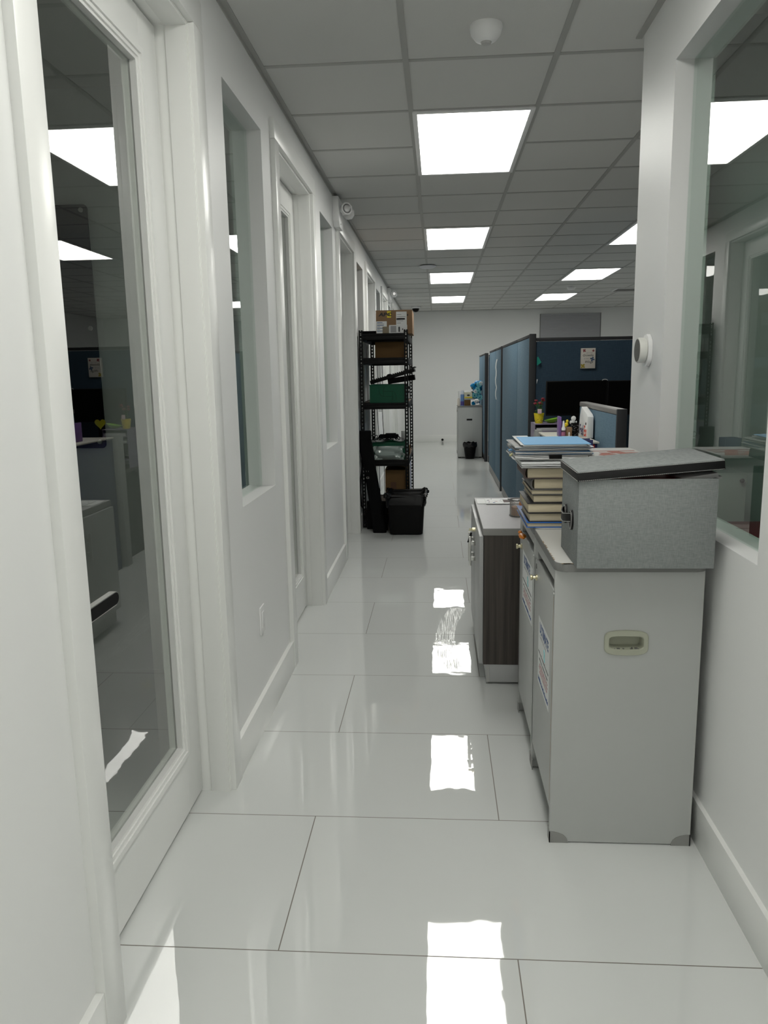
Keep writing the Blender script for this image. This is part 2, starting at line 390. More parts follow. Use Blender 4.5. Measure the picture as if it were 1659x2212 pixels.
def wall_with_openings(x0, x1, ya, yb, ops):
    b = MB(); cur = ya
    for (p0, p1, q0, q1) in sorted(ops):
        if p0 > cur: b.box(x0, x1, cur, p0, 0, CEIL)
        if q0 > 0.01: b.box(x0, x1, p0, p1, 0, q0)
        b.box(x0, x1, p0, p1, q1, CEIL); cur = p1
    b.box(x0, x1, cur, yb, 0, CEIL); return b
ops = [(a - .02, c + .02, 0, DH + .02) for a, c in DOORS] + [(a, c, WS, WT) for a, c in WINS]
struct('wall_left', wall_with_openings(LWB, LW, Y0, YB, ops), WALL)
RWIN = (1.912, 2.82)
struct('wall_right', wall_with_openings(RW, RWB, Y0, 3.255, [(RWIN[0], RWIN[1], WS, 2.438)]), WALL)
b = MB(); b.box(XL, XR, YB, YB + .12, 0, CEIL); struct('wall_back', b, WALL)
b = MB(); b.box(XL, XR, Y0 - .12, Y0, 0, CEIL); struct('wall_front', b, WALL)
b = MB(); b.box(XL - .12, XL, Y0, YB, 0, CEIL); struct('wall_left_far', b, WALL)
b = MB(); b.box(XR, XR + .12, Y0, YB, 0, CEIL); struct('wall_right_far', b, WALL)
b = MB(); b.box(RWB, XR, 3.135, 3.255, 0, CEIL); struct('wall_right_end', b, WALL)
for i, y in enumerate((1.25, 3.53, 5.75, 7.95, 10.2, 12.4)):
    b = MB(); b.box(XL, LWB, y, y + .1, 0, CEIL); struct('wall_partition_%d' % (i + 1), b, WALL)

# suspended ceiling grid
GX0, GY0, TP = -0.1262, 4.0153, 0.6096
b = MB()
xs = [GX0 + k * TP for k in range(0, 10)]
for x in xs:
    if x < XR: b.box(x - .012, x + .012, Y0, YB, CEIL - .004, CEIL)
k = -17
while GY0 + k * TP < YB:
    y = GY0 + k * TP
    if y > Y0: b.box(LW, XR, y - .012, y + .012, CEIL - .003, CEIL)
    k += 1
struct('trim_1', b, GRID)
b = MB(); b.box(LW, LW + .024, Y0, YB, CEIL - .004, CEIL); b.box(LW, LW + .004, Y0, YB, CEIL - .02, CEIL)
b.box(RW - .024, RW, Y0, 3.29, CEIL - .006, CEIL); b.box(LW, XR, YB - .024, YB, CEIL - .004, CEIL)
struct('trim_2', b, GRID)

# baseboards
BH = 0.140
b = MB(); cur = Y0
for a, c in DOORS:
    b.box(LW - .01, LW + .018, cur, a - .093, -.01, BH, .002); cur = c + .093
b.box(LW - .01, LW + .018, cur, YB, -.01, BH, .002); struct('baseboard_left', b, TRIM)
b = MB(); b.box(RW - .014, RW + .01, Y0, 3.254, -.01, BH - .006, .002); struct('baseboard_right', b, TRIM)
b = MB(); b.box(LW, XR, YB - .015, YB + .01, -.01, BH, .002); struct('baseboard_back', b, TRIM)

# glazed office doors
def make_door(i, y0, y1):
    r = struct('door_%d' % i)
    # jamb liner with a small stop bead
    b = MB()
    for ya, yb in ((y0 - .02, y0), (y1, y1 + .02)): b.box(LWB, LW + .002, ya, yb, 0, DH)
    b.box(LWB, LW + .002, y0 - .02, y1 + .02, DH, DH + .02)
    b.box(-.80, -.7345, y0 - .001, y0 + .005, -.001, DH, .001); b.box(-.80, -.7345, y1 - .005, y1 + .001, -.001, DH, .001)
    b.box(-.80, -.7345, y0 + .005, y1 - .005, DH - .005, DH + .001, .001)
    obj('jamb', b, TRIM, r)
    # casing: flat board, raised back band, inner bead
    b = MB(); cw = .093
    for (a, c) in ((y0 - cw, y0 - .006), (y1 + .006, y1 + cw)):
        b.box(LW - .01, LW + .021, a, c, -.01, DH + .006, .0025)
    b.box(LW - .0105, LW + .0212, y0 - cw, y1 + cw, DH + .006, DH + .093, .0025)
    obj('casing', b, TRIM, r)
    # leaf
    l0, l1, t0, t1 = y0 + .006, y1 - .008, .012, DH - .008
    g0, g1, h0, h1 = l0 + .135, l1 - .135, .215, t1 - .115       # opening in the leaf
    b = MB()
    b.box(-.872, -.83, l0, g0, t0, t1, .0015); b.box(-.872, -.83, g1, l1, t0, t1, .0015)
    b.box(-.872, -.83, g0, g1, t0, h0); b.box(-.872, -.83, g0, g1, h1, t1)
    leaf = obj('leaf', b, TRIM, r)
    b = MB()
    for (i0, wd, dp) in ((-.004, .017, .010), (.013, .012, .005), (.025, .010, .0)):
        for xs_ in (1, -1):
            xa, xb = ((-.848, -.83 + dp) if xs_ > 0 else (-.872 - dp, -.854))
            b.ring(g0 + i0, g1 - i0, h0 + i0, h1 - i0, wd, xa, xb, 'x')
    obj('glazing_bead', b, TRIM, leaf)
    b = MB(); b.box(-.854, -.848, g0 + .02, g1 - .02, h0 + .02, h1 - .02)
    obj('glass', b, GLASS_D, leaf)
    return r, (l0, l1)
def add_lever(r, y, z):
    b = MB()
    b.lathe([(0.0, -.832), (.027, -.832), (.027, -.824), (.012, -.822), (.012, -.775), (0, -.775)], (0, y, z), 'x', 28)
    n = 14; c = []
    for k in range(n + 1):
        a = math.pi / 2 + math.pi * k / n; c.append((y - .005 + .0165 * math.cos(a), z + .0165 * math.sin(a)))
    for k in range(n + 1):
        a = -math.pi / 2 + math.pi * k / n; c.append((y + .125 + .0165 * math.cos(a), z + .0165 * math.sin(a)))
    b.prism(c, 'x', -.779, -.763, .0015)
    h = obj('lever_handle', b, STEEL, r)
    c2 = [(y + .06 + (p - y - .06) * .982, z + (q - z) * .86) for p, q in c]
    b = MB(); b.prism(c2, 'x', -.764, -.7625); obj('black_inlay', b, BLACK, h)
for i, (a, c) in enumerate(DOORS):
    r, l = make_door(i + 1, a, c)
    add_lever(r, a + .1, .919)
for i, (a, c) in enumerate(WINS):
    b = MB(); b.box(-.806, -.796, a, c, WS, WT); struct('window_%d' % (i + 1), b, GLASS_G)
b = MB(); b.box(.850, .860, RWIN[0], RWIN[1], WS, 2.438); struct('window_7', b, GLASS_G)

# far window with a lowered blind in the back wall
r = struct('window_8')
b = MB(); b.ring(2.08, 3.31, .9, 2.585, .018, YB - .012, YB, 'y'); obj('window_frame', b, EDGE, r)
b = MB(); z = .93
while z < 2.555:
    b.box(2.10, 3.29, YB - .030, YB - .012, z, z + .022, mat=None); z += .026
b.box(2.10, 3.29, YB - .04, YB - .002, 2.545, 2.58, .003); obj('blind', b, BLIND, r)

# ------------------------------------------------------------------ ceiling lights
def make_light():
    t = thing('ceiling_light', '', 'ceiling light', group='lit panels in the suspended ceiling')
    b = MB(); b.ring(.006, TP - .006, .006, 2 * TP - .006, .024, -.010, .0, 'z', .001); obj('frame', b, WHITE, t)
    b = MB(); b.box(.028, TP - .028, .028, 2 * TP - .028, -.006, -.001); obj('diffuser', b, LAMP, t)
    return t
LAB = {(0, 0): 'big lit ceiling panel nearest the viewer over the corridor', (0, 1): 'second lit ceiling panel from the viewer along the corridor',
       (0, 2): 'lit corridor ceiling panel just beyond the flat white ceiling disc', (0, 3): 'farthest and smallest lit panel of the corridor row',
       (0, -1): 'lit ceiling panel overhead above the viewer', (0, -2): 'lit ceiling panel just behind the viewer', (0, -3): 'added fill light panel, unseen, farthest behind the viewer',  # farthest rear panel is an added, unseen fill for faces turned to the camera
       (3, 1): 'lit ceiling panel cut off by the right wall edge', (3, 2): 'lit ceiling panel above the framed picture and blue cubicle', (3, 3): 'small far lit panel right of the corridor row, above the window blind',
       }
first = None
for (cx, ry), lab in LAB.items():
    o = make_light() if first is None else copy_tree(first)
    first = first or o
    o.location = (GX0 + cx * TP, GY0 + ry * 5 * TP, CEIL - .001); o['label'] = lab

# ------------------------------------------------------------------ two grey mobile cabinets
CX0, CX1 = .335, .757
def grey_cabinet(name, label, y0, y1, second):
    t = thing(name, label, 'cabinet', ((CX0 + CX1) / 2, y0, 0), group='grey laminate cabinets along the right wall'); o = t.location
    b = MB(o).use(GREYLAM)
    b.box(CX0, CX1, y1 - .018, y1, .004, .864, .0012)
    if second: b.box(CX0, CX1, y0, y0 + .018, .004, .864, .0012)
    else:
        hx, hz = .5435, .647
        tb = bmesh.new()
        xs_, zs_ = (CX0, hx - .0495, hx + .0495, CX1), (.004, hz - .0195, hz + .0195, .864)
        V = {(i_, k_, q): tb.verts.new((xs_[i_], yy, zs_[k_])) for q, yy in enumerate((y0, y0 + .018)) for i_ in range(4) for k_ in range(4)}
        for i_ in range(3):
            for k_ in range(3):
                if (i_, k_) != (1, 1):
                    for q in (0, 1): tb.faces.new((V[i_, k_, q], V[i_ + 1, k_, q], V[i_ + 1, k_ + 1, q], V[i_, k_ + 1, q]))
        for i_ in range(3):
            for k_ in (0, 3): tb.faces.new((V[i_, k_, 0], V[i_ + 1, k_, 0], V[i_ + 1, k_, 1], V[i_, k_, 1]))
            for k_ in (0, 3): tb.faces.new((V[k_, i_, 0], V[k_, i_ + 1, 0], V[k_, i_ + 1, 1], V[k_, i_, 1]))
        for a_, b_ in (((1, 1), (2, 1)), ((2, 1), (2, 2)), ((2, 2), (1, 2)), ((1, 2), (1, 1))):
            tb.faces.new((V[a_[0], a_[1], 0], V[b_[0], b_[1], 0], V[b_[0], b_[1], 1], V[a_[0], a_[1], 1]))
        b._add(tb)
    b.box(CX1 - .012, CX1, y0 + .018, y1 - .018, .03, .86); b.box(CX0 + .02, CX1 - .012, y0 + .018, y1 - .018, .09, .105)
    b.box(CX0 + .018, CX1 - .012, y0 + .018, y1 - .018, .846, .8635)
    b.box(CX0 + .0005, CX0 + .019, y0 + .019, y1 - .019, .830, .8635); b.box(CX0 + .0005, CX0 + .019, y1 - .075, y1 - .019, .799, .830)
    b.box(CX0 + .012, CX0 + .022, y0 + .019, y1 - .019, .06, .09)
    obj('carcass', b, None, t)
    b = MB(o).use(GREYLAM)
    b.prism([(CX0, y0 + .022), (CX0, y1 - .004), (CX0 + .018, y1 - .004), (CX0 + .018, y0 + .022)], 'z', .105, .797, .001)
    d = obj('door', b, None, t)
    # worktop with dark edge and rounded corners
    b = MB(o).use(EDGE); r = .035; xa, xb, ya, yb = CX0 - .002, CX1 + .004, y0 - (.001 if second else .02), y1 - .002
    def rr(inset):
        p = []
        for (cx_, cy_, a0) in ((xa + r, ya + r, 180), (xb - r, ya + r, 270)):
            for k in range(7):
                a = math.radians(a0 + 15 * k); p.append((cx_ + (r - inset) * math.cos(a), cy_ + (r - inset) * math.sin(a)))
        p += [(xb - inset, yb - inset), (xa + inset, yb - inset)]; return p
    b.prism(rr(0), 'z', .864, .8885, .0015); b.use(LAMTOP).prism(rr(.002), 'z', .8880, .8895)
    if not second:
        b.use(CHIP)
        for k in range(26):
            yy = ya + .03 + random.random() * .3; s_ = random.uniform(.003, .008)
            b.box(xa + .0005, xa + random.uniform(.003, .006), yy, yy + s_, .8882, .8898)
        for k in range(12):
            xx = xa + .015 + random.random() * .05; b.box(xx, xx + random.uniform(.004, .012), ya + .0, ya + random.uniform(.002, .004), .8875, .8899)
        b.box(CX0 - .0006, CX0 + .001, y0 + .0185, y0 + .0205, .13, .78)
    obj('worktop', b, None, t)
    # lock and knob on the door
    b = MB(o); zk = .736
    b.lathe([(.0, CX0), (.011, CX0), (.011, CX0 - .004), (.006, CX0 - .006), (.0055, CX0 - .014), (.010, CX0 - .018), (.010, CX0 - .023), (.0, CX0 - .024)][::-1], (0, y1 - .075, zk), 'x', 20)
    obj('knob', b, BRASS, d)
    b = MB(o); b.lathe([(.0, CX0 - .002), (.009, CX0 - .002), (.009, CX0), (0, CX0)], (0, y1 - .06, .772), 'x', 18); obj('lock', b, DGREY, d)
    b = MB(o); b.lathe([(.0, CX0 - .003), (.004, CX0 - .002), (.004, CX0 + .001), (0, CX0 + .001)], (0, y0 + .0185, .789), 'x', 12); obj('screw', b, STEEL, t)
    # pull recess cup in the end panel
    if not second:
        hx0, hx1, hz0, hz1 = .480, .607, .608, .686; mxx, mzz = (hx0 + hx1) / 2, (hz0 + hz1) / 2
        def oval(sx, sz, bul):
            p = []
            for k in range(40):
                a = 2 * math.pi * k / 40; c_, s_ = math.cos(a), math.sin(a); e = .38
                p.append((mxx + sx * math.copysign(abs(c_) ** e, c_) * (1 - bul * (s_ * s_ if False else 0)), mzz + sz * math.copysign(abs(s_) ** e, s_) + bul * math.copysign(1, s_) * (1 - (math.copysign(abs(c_) ** e, c_)) ** 2)))
            return p
        po = oval((hx1 - hx0) / 2, (hz1 - hz0) / 2 - .006, .006); pi_ = oval(.0485, .0190, 0)
        tb = MB(o).use(IVORY)
        n = len(po); bm = bmesh.new()
        R = [[bm.verts.new((p[0], yy, p[1])) for p in pp] for pp, yy in ((po, y0), (po, y0 - .003), ([(mxx + (p[0] - mxx) * .97, mzz + (p[1] - mzz) * .96) for p in po], y0 - .005), ([(mxx + (p[0] - mxx) * 1.05, mzz + (p[1] - mzz) * 1.12) for p in pi_], y0 - .005), (pi_, y0 - .002), ([(mxx + (p[0] - mxx) * .96, mzz + (p[1] - mzz) * .94) for p in pi_], y0 + .034))]
        for A_, B_ in zip(R, R[1:]):
            for k in range(n): bm.faces.new((A_[k], A_[(k + 1) % n], B_[(k + 1) % n], B_[k]))
        bm.faces.new(R[-1])
        tb._add(bm, smooth=True); obj('pull_recess', tb, None, t)
        b = MB(o)
        for k in range(9):
            xx = mxx - .045 + random.random() * .09; b.box(xx, xx + random.uniform(.003, .008), y0 - .0022, y0 + .004, mzz - .0205, mzz - .0205 + random.uniform(.002, .006))
        obj('chipped_lip', b, DGREY, t)
    # metal corner feet
    for (xa_, sx) in ((CX0 - .001, 1), (CX1 + .001, -1)):
        for (yy, sy_) in ((y0 - .002, 1), (y1 + .001, -1)):
            b = MB(o); p = [(xa_, 0.0)]
            p += [(xa_ + sx * u_, v_) for u_, v_ in ((.058, 0), (.0565, .008), (.052, .018), (.043, .0265), (.030, .0325), (.015, .0365))]
            p.append((xa_, .038))
            b.prism(p, 'y', yy, yy + sy_ * .003); b.box(min(xa_, xa_ + sx * .003), max(xa_, xa_ + sx * .003), min(yy, yy + sy_ * .035), max(yy, yy + sy_ * .035), 0, .038)
            obj('corner_foot', b, FOOT, t)
    return t, d
cab_a, door_a = grey_cabinet('storage_cabinet', 'grey laminate cabinet nearest the viewer with ivory pull in its end panel', 2.175, 2.648, False)
cab_b, door_b = grey_cabinet('storage_cabinet', 'grey laminate cabinet under the stack of books, behind the nearest cabinet', 2.655, 3.128, True)
def notice(root, label, y0, y1, z0, z1):
    t = thing('notice', label, 'notice', (CX0 - .0008, y1, z0), group='paper notices on the cabinet doors'); o = t.location; W_, H_ = y1 - y0, z1 - z0
    b = MB(o); b.box(CX0 - .0012, CX0 - .0006, y0, y1, z0, z1); obj('sheet', b, PAPER, t)
    # text reads from far (left in view) to near, facing -X
    def m(u, v): return frame_mtx(Vector((CX0 - .0013, y1 - u * W_, z0 + v * H_)) - o, (0, -1, 0), (0, 0, 1))
    text_obj('headline', 'ULTIMATE', .046, INKB, t, m(.12, .80), .0001, .0016, sx=.95)
    text_obj('subline', 'CARE FOR YOU', .016, INKG, t, m(.14, .715), .0001, sx=1.3)
    b = MB(o); pts = [(.55, .69), (.60, .64), (.585, .58), (.625, .54)]
    b.tube([(CX0 - .0014, y1 - u * W_, z0 + v * H_) for u, v in pts], .0022, 6); obj('swoosh', b, AQUA, t)
    b = MB(o).use(INKK)
    u = .05
    while u < .93:
        wd = random.uniform(.03, .07); b.box(CX0 - .0016, CX0 - .0012, y1 - min(.93, u + wd) * W_, y1 - u * W_, z0 + .475 * H_, z0 + (.49 + random.uniform(0, .01)) * H_); u += wd + .012
    obj('print_line', b, None, t)
    for r_, (v, mat_) in enumerate(((.38, INKK), (.31, INKR), (.255, INKR), (.20, INKR))):
        b = MB(o).use(mat_); u = .12 + .05 * (r_ % 2)
        while u < .86:
            wd = random.uniform(.025, .06); b.box(CX0 - .0016, CX0 - .0012, y1 - min(.87, u + wd) * W_, y1 - u * W_, z0 + v * H_, z0 + (v + random.uniform(.014, .024)) * H_); u += wd + .014
        obj('print_line', b, None, t)
    b = MB(o).use(INKB); u = .06
    while u < .93:
        wd = random.uniform(.018, .034); b.box(CX0 - .0016, CX0 - .0012, y1 - min(.94, u + wd) * W_, y1 - u * W_, z0 + .06 * H_, z0 + (.06 + random.choice((.03, .045, .05))) * H_); u += wd + .007
    obj('print_line', b, None, t)
notice(door_a, 'white notice with blue headline on the nearest cabinet door', 2.243, 2.502, .395, .625)
notice(door_b, 'white notice with blue headline on the farther cabinet door, below the books', 2.692, 3.005, .520, .735)
b = MB(); b.ball((.322, 2.93, .805), .02, 3, (.7, 1.9, .45), .10); b.ball((.318, 2.97, .812), .012, 2, (.7, 1.4, .6), .12)
tag(obj('candy_wrapper', b, ORANGE), 'crumpled orange wrapper poking out of the slot of the farther grey cabinet', 'wrapper')

# ------------------------------------------------------------------ grey linen storage box with tilted lid
o = (.566, 2.235, .8895)
t = thing('storage_box', 'grey linen storage box with tilted black-trimmed lid', 'box', o)
bx0, bx1, by0, by1, bz0, bz1 = .381, .752, 2.097, 2.372, .8895, 1.139
b = MB(o); th = .005
b.box(bx0, bx1, by0, by0 + th, bz0, bz1, .0015); b.box(bx0, bx1, by1 - th, by1, bz0, bz1, .0015)
b.box(bx0, bx0 + th, by0 + .0005, by1 - .0005, bz0 + .0005, bz1 - .0004, .0015); b.box(bx1 - th, bx1, by0 + .0005, by1 - .0005, bz0 + .0005, bz1 - .0004, .0015)
b.box(bx0 + .002, bx1 - .002, by0 + .002, by1 - .002, bz0, bz0 + .004)
obj('body', b, LINEN, t)
Lw, Ld = .386, .292
lm = Matrix.Translation(Vector((.378, 2.091, 1.1335)) - Vector(o)) @ Matrix.Rotation(math.radians(-4.6), 4, 'Y') @ Matrix.Rotation(math.radians(.4), 4, 'X')
b = MB(); b.box(0, Lw, 0, Ld, .023, .0275, .0012, mat=lm); lid = obj('lid', b, LINEN, t)
b = MB()
b.box(-.001, Lw + .001, -.001, .003, 0, .0235, .001, mat=lm); b.box(-.001, Lw + .001, Ld - .003, Ld + .001, 0, .0235, .001, mat=lm)
b.box(-.0012, .003, 0, Ld, .0002, .0233, .001, mat=lm); b.box(Lw - .003, Lw + .0012, 0, Ld, .0002, .0233, .001, mat=lm)
obj('leather_skirt', b, LEATHER, lid)
b = MB()
for zz in (.0018, .0245):
    b = MB()
    x = .002
    while x < Lw - .004:
        b.box(x, x + .0034, -.0017, -.0009, zz - .0004, zz + .0004, mat=lm); x += .0052
    y = .002
    while y < Ld - .004:
        b.box(-.0019, -.0011, y, y + .0034, zz - .0004, zz + .0004, mat=lm); y += .0052
    obj('stitching', b, STITCH, lid)
# strap handle on the left end
b = MB(o); hy, hz = 2.235, 1.015
def strap(cy_, flip):
    p = []
    for k in range(13):
        a = math.pi * k / 12; p.append((cy_ + flip * -.001 * 0 + .024 * math.cos(a) * .9, hz + .0 + .0))
    return p
for cy_ in (hy - .052, hy + .052):
    b.prism([(cy_ + .022 * math.cos(2 * math.pi * k / 24), hz - .004 + .029 * math.sin(2 * math.pi * k / 24)) for k in range(24)], 'x', bx0 - .006, bx0 + .0005, .001)
pts = [(bx0 - .004, hy + .056, hz + .004), (bx0 - .012, hy + .045, hz + .002), (bx0 - .018, hy + .02, hz - .002), (bx0 - .019, hy - .02, hz - .002), (bx0 - .012, hy - .045, hz + .002), (bx0 - .004, hy - .056, hz + .004)]
b2 = []
bb = bmesh.new(); prev = None
for p in pts:
    cur = [bb.verts.new((p[0] + dx, p[1], p[2] + dz)) for dx, dz in ((0, -.014), (-.003, -.014), (-.003, .014), (0, .014))]
    if prev:
        for k in range(4): bb.faces.new((prev[k], prev[(k + 1) % 4], cur[(k + 1) % 4], cur[k]))
    else: bb.faces.new(cur)
    prev = cur
bb.faces.new(prev[::-1]); b._add(bb)
h = obj('strap_handle', b, LEATHER, t)
b = MB(o)
for cy_ in (hy - .052, hy + .052):
    b = MB(o); b.tube([(bx0 - .0066, cy_ + .019 * math.cos(2 * math.pi * k / 24), hz - .004 + .026 * math.sin(2 * math.pi * k / 24)) for k in range(24)], .0006, 5, True); obj('stitching', b, STITCH, h)
for zz in (-.0118, .0118):
    b = MB(o); b.tube([(p[0] - .0032, p[1], p[2] + zz) for p in pts], .0006, 5); obj('stitching', b, STITCH, h)
b = MB(); b.box(.44, .75, 2.12, 2.33, 1.085, 1.128, .004, mat=None)
o1 = obj('red_folder', None or b, RED); tag(o1, 'red folder showing under the raised lid of the grey linen box', 'folder')
bm_ = Matrix.Translation((.72, 2.2, 1.13)) @ Matrix.Rotation(math.radians(-9), 4, 'Y')
b = MB(); b.box(-.055, .040, -.08, .09, 0.003, .016, .002, mat=bm_); b.box(-.05, .052, -.07, .075, -.0035, .003, .001, mat=bm_)
tag(obj('tray', b, PAPERG), 'grey plastic tray sticking out at the right end of the linen box', 'tray')

# ------------------------------------------------------------------ books and papers
def book(label, x0, x1, y0, y1, z0, z1, cover, spine='left', over=.004):
    cov = .0026
    t = thing('book', label, 'book', ((x0 + x1) / 2, y0, z0), group='hardback books stacked on the farther grey cabinet'); o = t.location
    b = MB(o)
    b.box(x0 - over, x1, y0 - over, y1 + over, z0, z0 + cov, .0006); b.box(x0 - over, x1, y0 - over, y1 + over, z1 - cov, z1, .0006)
    if spine == 'left':
        n = 8; hz_ = (z1 - z0) / 2; p = []
        for k in range(n + 1):
            a = math.pi / 2 + math.pi * k / n; p.append((x0 - over + .010 * math.cos(a), z0 + hz_ + hz_ * math.sin(a)))
        for k in range(n + 1):
            a = 1.5 * math.pi - math.pi * k / n; p.append((x0 - over + .003 + .007 * math.cos(a), z0 + hz_ + (hz_ - cov) * math.sin(a)))
        b.prism(p, 'y', y0 - over, y1 + over, smooth=True)
    else: b.box(x1 - .003, x1 + .001, y0 - over, y1 + over, z0 + .0005, z1 - .0005)
    obj('cover', b, cover, t)
    b = MB(o); b.box(x0, x1 - .004, y0, y1, z0 + cov, z1 - cov, .0018 if spine == 'left' else .0008); obj('pages', b, CREAM, t)
    return t
ZB = .8898
BK = [('blue hardback at the very bottom of the book stack', .312, .53, 2.675, 3.02, .0185, BLUEB, 'right'),
      ('thick plain hardback with dark cover resting on the blue book', .320, .50, 2.685, 2.93, .0315, DARKB, 'right'),
      ('cream-paged hardback third from the bottom of the book stack', .314, .52, 2.68, 2.96, .0355, DARKB, 'right'),
      ('hardback with wide black cover edge in the middle of the stack', .333, .53, 2.685, 2.98, .0285, DARKB, 'right'),
      ('thin stained hardback just under the two thickest top books', .326, .51, 2.682, 2.98, .0185, TAUPEB, 'right'),
      ('thick grey-spined book second from the top of the book stack', .334, .53, 2.684, 2.93, .0385, TAUPEB, 'left'),
      ('thick brown-spined book on top of the stack under the papers', .309, .52, 2.676, 2.90, .0385, BROWNB, 'left')]
z = ZB
for (lab, xa, xb, ya, yb, hh, mat_, sp_) in BK:
    book(lab, xa, xb, ya, yb, z, z + hh, mat_, sp_); z += hh + .0004
ZP = z
def bundle(name, label, cat, x0, x1, y0, y1, z0, z1, mats, n=7, jit=.006, top=None, group='papers heaped on the book stack', curl=.0):
    t = MB(((x0 + x1) / 2, y0, z0)); dz = (z1 - z0) / n
    for k in range(n):
        t.use(mats[k % len(mats)] if not (top and k == n - 1) else top)
        ja, jb, jc, jd = (random.uniform(-jit, jit) for _ in range(4)); zz = z0 + k * dz; hh = dz * random.uniform(.55, .95)
        an = Matrix.Translation(((x0 + x1) / 2, (y0 + y1) / 2, 0)) @ Matrix.Rotation(random.uniform(-.02, .02), 4, 'Z') @ Matrix.Translation((-(x0 + x1) / 2, -(y0 + y1) / 2, 0))
        tb = bmesh.new(); nu = 8; ph = random.uniform(0, 6); am = dz * .28
        V = {}
        for i in range(nu + 1):
            for j in (0, 1):
                for q in (0, 1):
                    xx = x0 + ja + (x1 - x0 + jb - ja) * i / nu; yy = (y0 + jc) if j == 0 else (y1 + jd)
                    lift = curl * ((1 - i / nu) ** 3)
                    V[i, j, q] = tb.verts.new((xx, yy, zz + (hh if q else 0) + am * math.sin(ph + i * 1.1) * (1 if 0 < k < n - 1 else .3) + lift))
        for i in range(nu):
            tb.faces.new((V[i, 0, 0], V[i + 1, 0, 0], V[i + 1, 0, 1], V[i, 0, 1])); tb.faces.new((V[i, 1, 0], V[i, 1, 1], V[i + 1, 1, 1], V[i + 1, 1, 0]))
            tb.faces.new((V[i, 0, 1], V[i + 1, 0, 1], V[i + 1, 1, 1], V[i, 1, 1])); tb.faces.new((V[i, 0, 0], V[i, 1, 0], V[i + 1, 1, 0], V[i + 1, 0, 0]))
        for i in (0, nu): tb.faces.new((V[i, 0, 0], V[i, 0, 1], V[i, 1, 1], V[i, 1, 0]))
        t._add(tb, mat=an)
    return tag(obj(name, t, None, loc=((x0 + x1) / 2, y0, z0)), label, cat, group)
p = ZP
bundle('paper_pad', 'thick white pad lying directly on the brown book', 'paper', .288, .525, 2.655, 2.93, p, p + .018, [PAPER, PAPERG, PAPER], 6, .004, PAPER); p += .0183
bundle('paper_sheaf', 'crumpled sheaf of papers with a dark clip above the white pad', 'paper', .272, .525, 2.70, 3.0, p, p + .018, [PAPER, SHEETS, PAPERG], 6, .013, PAPERG, curl=.005); p += .0184
bundle('file_folder', 'deep blue folder in the middle of the paper heap', 'folder', .276, .535, 2.72, 3.02, p, p + .0155, [SHEETS, BLUED, PAPERG, PAPER, BLUED], 5, .010); p += .0158
bundle('file_folder', 'grey-white folder of loose sheets under the topmost blue folder', 'folder', .278, .53, 2.72, 3.02, p, p + .018, [PAPERG, SHEETS, PAPER, PAPERG, BLUED, PAPER], 7, .012); p += .0183
t = thing('file_folder', 'light blue folder on the very top of the paper heap', 'folder', (.40, 2.69, p), group='papers heaped on the book stack'); o = t.location
b = MB(o); b.box(.296, .515, 2.70, 3.00, p, p + .004, .001); b.box(.292, .51, 2.695, 2.99, p + .0042, p + .0065); obj('sheets', b, PAPER, t)
b = MB(o)
fm = Matrix.Translation((.295, 2.692, p + .0068)) @ Matrix.Rotation(math.radians(.9), 4, 'X')
b.box(.002, .232, 0, .27, 0, .0016, mat=fm); obj('cover', b, BLUEP, t)
b = MB(o); b.box(-.008, .014, .01, .33, -.002, -.0006, mat=fm); b.box(-.008, .05, .29, .335, -.002, -.0006, mat=fm); obj('under_sheet', b, PAPER, t)
b = MB(); b.box(.385, .428, 2.688, 2.703, ZP + .028, ZP + .042, .001); tag(obj('binder_clip', b, BLACK), 'black binder clip gripping the crumpled sheaf of papers', 'clip')
for (yy, zz, mat_, lab, r_) in ((2.86, ZP + .060, PAPER, 'white sticky tabs poking from the left of the paper heap', .3), (2.83, ZP + .046, BLUEP, 'blue sticky tab poking from the left of the paper heap', -.2), (2.80, ZP + .033, YELLOW, 'pale yellow slip hanging from the left of the paper heap', -.5)):
    mm = Matrix.Translation((.268, yy, zz)) @ Matrix.Rotation(r_, 4, 'Y'); b = MB(); b.box(-.012, .02, -.012, .012, 0, .0008, mat=mm); b.box(-.010, .02, -.008, .016, .003, .0037, mat=mm)
    tag(obj('sticky_tab', b, mat_ if mat_ is not YELLOW else pm('pale_yellow', (.65, .62, .35), .8)), lab, 'tab')
# behind the box: upright carton carrying a striped booklet, navy binder
b = MB(); b.box(.535, .74, 2.72, 3.02, ZB, 1.125, .002); tag(obj('carton', b, PAPERG), 'grey carton behind the linen box carrying a striped booklet', 'box')
t = thing('booklet', 'white booklet with red stripes lying behind the linen box lid', 'booklet', (.64, 2.7, 1.126)); o = t.location
b = MB(o); b.box(.525, .735, 2.69, 3.0, 1.126, 1.136, .001); obj('pages', b, pm('soft_grey_cover', (.45, .45, .44), .7), t)
b = MB(o)
for k in range(5): b.prism([(.545 + k * .018, 2.70 + .04 * k), (.60 + k * .018, 2.695), (.66 + k * .015, 2.695), (.575 + k * .02, 2.80 + .02 * k)][:4], 'z', 1.1361, 1.1366) if k in (1, 4) else None
b.box(.60, .70, 2.75, 2.76, 1.1361, 1.1367); b.box(.58, .72, 2.80, 2.82, 1.1361, 1.1367); b.box(.57, .72, 2.87, 2.885, 1.1361, 1.1367); obj('red_stripe', b, pm('muted_red', (.30, .09, .065), .7), t)
b = MB(); b.box(.538, .543, 3.03, 3.10, .8905, 1.165, .001); b.box(.543, .60, 3.092, 3.10, .8905, 1.165, .001); b.box(.538, .60, 3.03, 3.035, .8905, 1.165, .001)
tag(obj('binder', b, NAVYP), 'navy blue binder edge standing right of the paper heap', 'binder')

